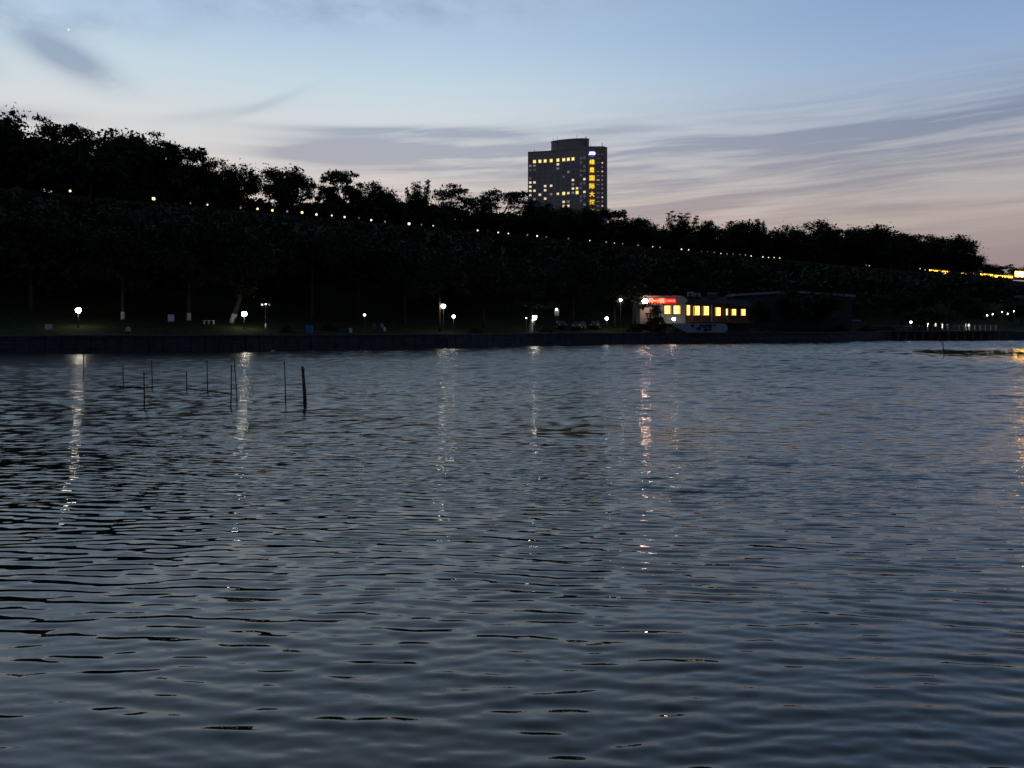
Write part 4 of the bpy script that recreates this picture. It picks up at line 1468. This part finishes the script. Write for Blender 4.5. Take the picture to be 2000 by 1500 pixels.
# ------------------------------------------------------------------ small things on the lawn
def boxy(name, px, dY, sz, m_, label, cat, legs=.0, lid=None):
    g = spot(px, dY)
    e = empty(name, (g.x, g.y, g.z), label, cat)
    MB().box((0, 0, legs + sz[2] / 2), sz).build('panel' if legs else 'bin_body', m_, e)
    if legs:
        for sx_ in (-1, 1):
            MB().box((sx_ * sz[0] * .38, sz[1] * .1, legs / 2 - .1), (.06, .06, legs + .18)).build('leg', M_DARKMETAL, e)
    else:
        MB().box((0, 0, sz[2] + .035), (sz[0] * 1.06, sz[1] * 1.06, .06)).build('lid', lid or m_, e)
        for sx_ in (-1, 1):
            MB().tube([(sx_ * sz[0] * .36 - .04, sz[1] * .5 + .02, .1), (sx_ * sz[0] * .36 + .04, sz[1] * .5 + .02, .1)], .1, 10).build('wheel', M_DARKMETAL, e)
    return e


M_PANEL = mat('pale_panel', (.55, .60, .66), .7, .3)
M_BLUEP = mat('blue_plastic', (.06, .16, .40), .5, .4)
boxy('notice_board', 95, 3.5, (.85, .06, .65), M_PANEL, 'pale notice board on the lawn below the first bright lamp', 'sign', .55)
boxy('notice_board', 334, 11, (.85, .06, .95), M_PANEL, 'faint bluish notice board left of the upright whitewashed tree', 'sign', .3)
boxy('litter_bin', 604, 5, (.85, .7, 1.05), M_BLUEP, 'blue wheeled bin standing on the bank', 'bin')
boxy('notice_board', 685, 2.4, (.42, .06, .65), M_PANEL, 'narrow pale blue sign on the bank below the small lone lamp', 'sign', .2)
boxy('notice_board', 1087.5, 12.6, (.8, .06, 1.1), M_PANEL, 'pale panel hanging under the white lamp above the parked cars', 'sign', 2.2)
g = spot(408, 11)
bench = empty('bench', (g.x, g.y, g.z), 'pale bench with open frame between the upright and the leaning whitewashed trees', 'bench')
MB().box((0, 0, .47), (1.5, .42, .07)).build('seat', M_WHITEWASH, bench)
for x_ in (-.65, 0, .65):
    MB().box((x_, 0, .2), (.08, .36, .46)).build('leg', M_WHITEWASH, bench)


def car(px, dY, rz, c, label):
    g = spot(px, dY)
    e = empty('parked_car', (g.x, g.y, g.z), label, 'car', 'cars parked behind the shore', rz)
    prof = [(-2.15, .32), (2.1, .32), (2.18, .62), (2.05, .86), (1.15, .98), (.45, 1.42), (-1.0, 1.46), (-1.75, 1.02), (-2.15, .95)]
    paint = mat('car_paint_' + str(int(c[0] * 1000)), c, .25, .6)
    mbc = MB().slab(prof, -.86, .86)
    body = mbc.build('body', paint, e)
    bv = body.modifiers.new('bevel', 'BEVEL')
    bv.width = .07
    bv.segments = 2
    for s_ in (-1, 1):
        MB().slab([(1.02, 1.0), (.42, 1.36), (-.95, 1.39), (-1.5, 1.02)], s_ * .862 - .006, s_ * .862 + .006).build('side_window', M_GLASS, e)
    MB().add([(1.17, -.72, 1.0), (1.17, .72, 1.0), (.50, .66, 1.40), (.50, -.66, 1.40)], [(0, 1, 2, 3)]).build('windscreen', M_GLASS, e)
    for xw in (-1.35, 1.35):
        for s_ in (-1, 1):
            wv_ = MB().tube([(xw, s_ * .72, .33), (xw, s_ * .90, .33)], .33, 16).build('wheel', M_DARKMETAL, e)
            MB().tube([(xw, s_ * .89, .33), (xw, s_ * .915, .33)], .19, 10).build('rim', M_PALEMETAL, wv_)
    for s_ in (-1, 1):
        MB().box((2.13, s_ * .62, .74), (.1, .34, .14)).build('headlight', M_PALEMETAL, e)
    return e


car(1094, 11, -PI / 2 + .15, (.03, .03, .05), 'dark car parked under the pale panel')
car(1131, 10, -PI / 2 - .35, (.09, .095, .11), 'grey car with a glinting windscreen, middle of the parked cars')
car(1163, 11, -PI / 2 - .2, (.02, .02, .022), 'black car nearest the low lamp left of the restaurant')

# ------------------------------------------------------------------ poles in the lake
POLES = [((163, 690), (163, 742), 'pole in front of the left lamp reflection'), ((240, 718), (240, 754), 'short far pole at the left end of the rope'),
         ((281, 724), (281, 801), 'tall near pole standing left in the group of fishing poles'), ((296, 702), (297, 762), 'thin far pole just right of the tall near pole'),
         ((364, 726), (364, 766), 'short pole in the middle of the fishing poles'), ((404, 702), (405, 768), 'thin pole left of the pair by the lamp reflection'),
         ((452, 712), (449, 796), 'near pole just left of the second lamp reflection'), ((457, 700), (464, 780), 'leaning pole touching the second lamp reflection'),
         ((555, 704), (558, 788), 'single pole between the lamp reflection and the crossed pair'), ((590, 715), (595, 791), 'left pole of the crossed pair, rightmost in the group'),
         ((592, 716), (598.5, 790), 'right pole of the crossed pair, rightmost in the group')]
for i, (tp, bs, lb) in enumerate(POLES):
    d = 4500 / (bs[1] - 640)
    b0, t0 = at(bs[0], bs[1], d), at(tp[0], tp[1], d - (.15 if i == 10 else 0))
    e = empty('fishing_pole', (b0.x, b0.y, -.6), lb, 'pole', 'fishing poles standing in the lake')
    v_ = t0 - Vector((b0.x, b0.y, -.6))
    r_ = .026 if i not in (9, 10) else .045
    MB().tube([(0, 0, 0), v_ * .5 + Vector((.02, 0, 0)), v_], [r_, r_ * .9, r_ * .75], 7).build('shaft', M_POLE, e, True)
    MB().tube([v_ * .93, v_ * .96], r_ * 1.25, 7).build('lashing', M_TIMBER, e, True)
r0, r1 = at(214, 757, 38.5), at(299, 758, 38.1)
mbr = MB()
mbr.tube([(r0.x + (r1.x - r0.x) * k / 16, r0.y + (r1.y - r0.y) * k / 16, .03 + .02 * math.sin(k * 1.9)) for k in range(17)], .045, 6)
tag(mbr.build('net_rope', M_POLE, None, True), 'dark rope of a fishing net lying on the water between the left poles', 'rope')
mbr = MB()
q0 = at(440, 770, 34)
mbr.tube([at(364 + (449 - 364) * k / 10, 760 + k * 1.1, 37.5 - .28 * k) * 1.0 - Vector((0, 0, at(364, 760 + k * 1.1, 37.5 - .28 * k).z - .03)) for k in range(11)], .035, 6)
tag(mbr.build('net_rope', M_POLE, None, True), 'dark net rope on the water left of the leaning pole', 'rope')
# bent marker pole in the slick at the right
b0 = at(1843, 697, 79)
e = empty('marker_pole', (b0.x, b0.y, -.5), 'bent marker pole with a crossbar standing in the calm dark water at the right', 'pole')
MB().tube([(.05, 0, 0), (.02, 0, .9), (-.06, 0, 1.55), (-.08, 0, 2.0)], .045, 7).build('shaft', M_POLE, e, True)
MB().tube([(-.08, 0, 1.93), (-.26, 0, 1.95), (-.36, 0, 2.06)], .035, 6).build('crossbar', M_POLE, e, True)
MB().ball((-.36, 0, 2.1), .06, 0, 8, 6).build('knob', M_POLE, e, True)
b0 = at(533, 687, 96)
e = empty('float', (b0.x, b0.y, 0.02), 'tiny white float on dark water right of the second lamp reflection', 'float')
MB().ball((0, 0, .05), (.28, .16, .11), 0, 12, 8).build('float_body', M_WHITEWASH, e, True)
MB().tube([(0, 0, .12), (0, 0, .3)], .02, 6).build('float_stick', M_POLE, e, True)
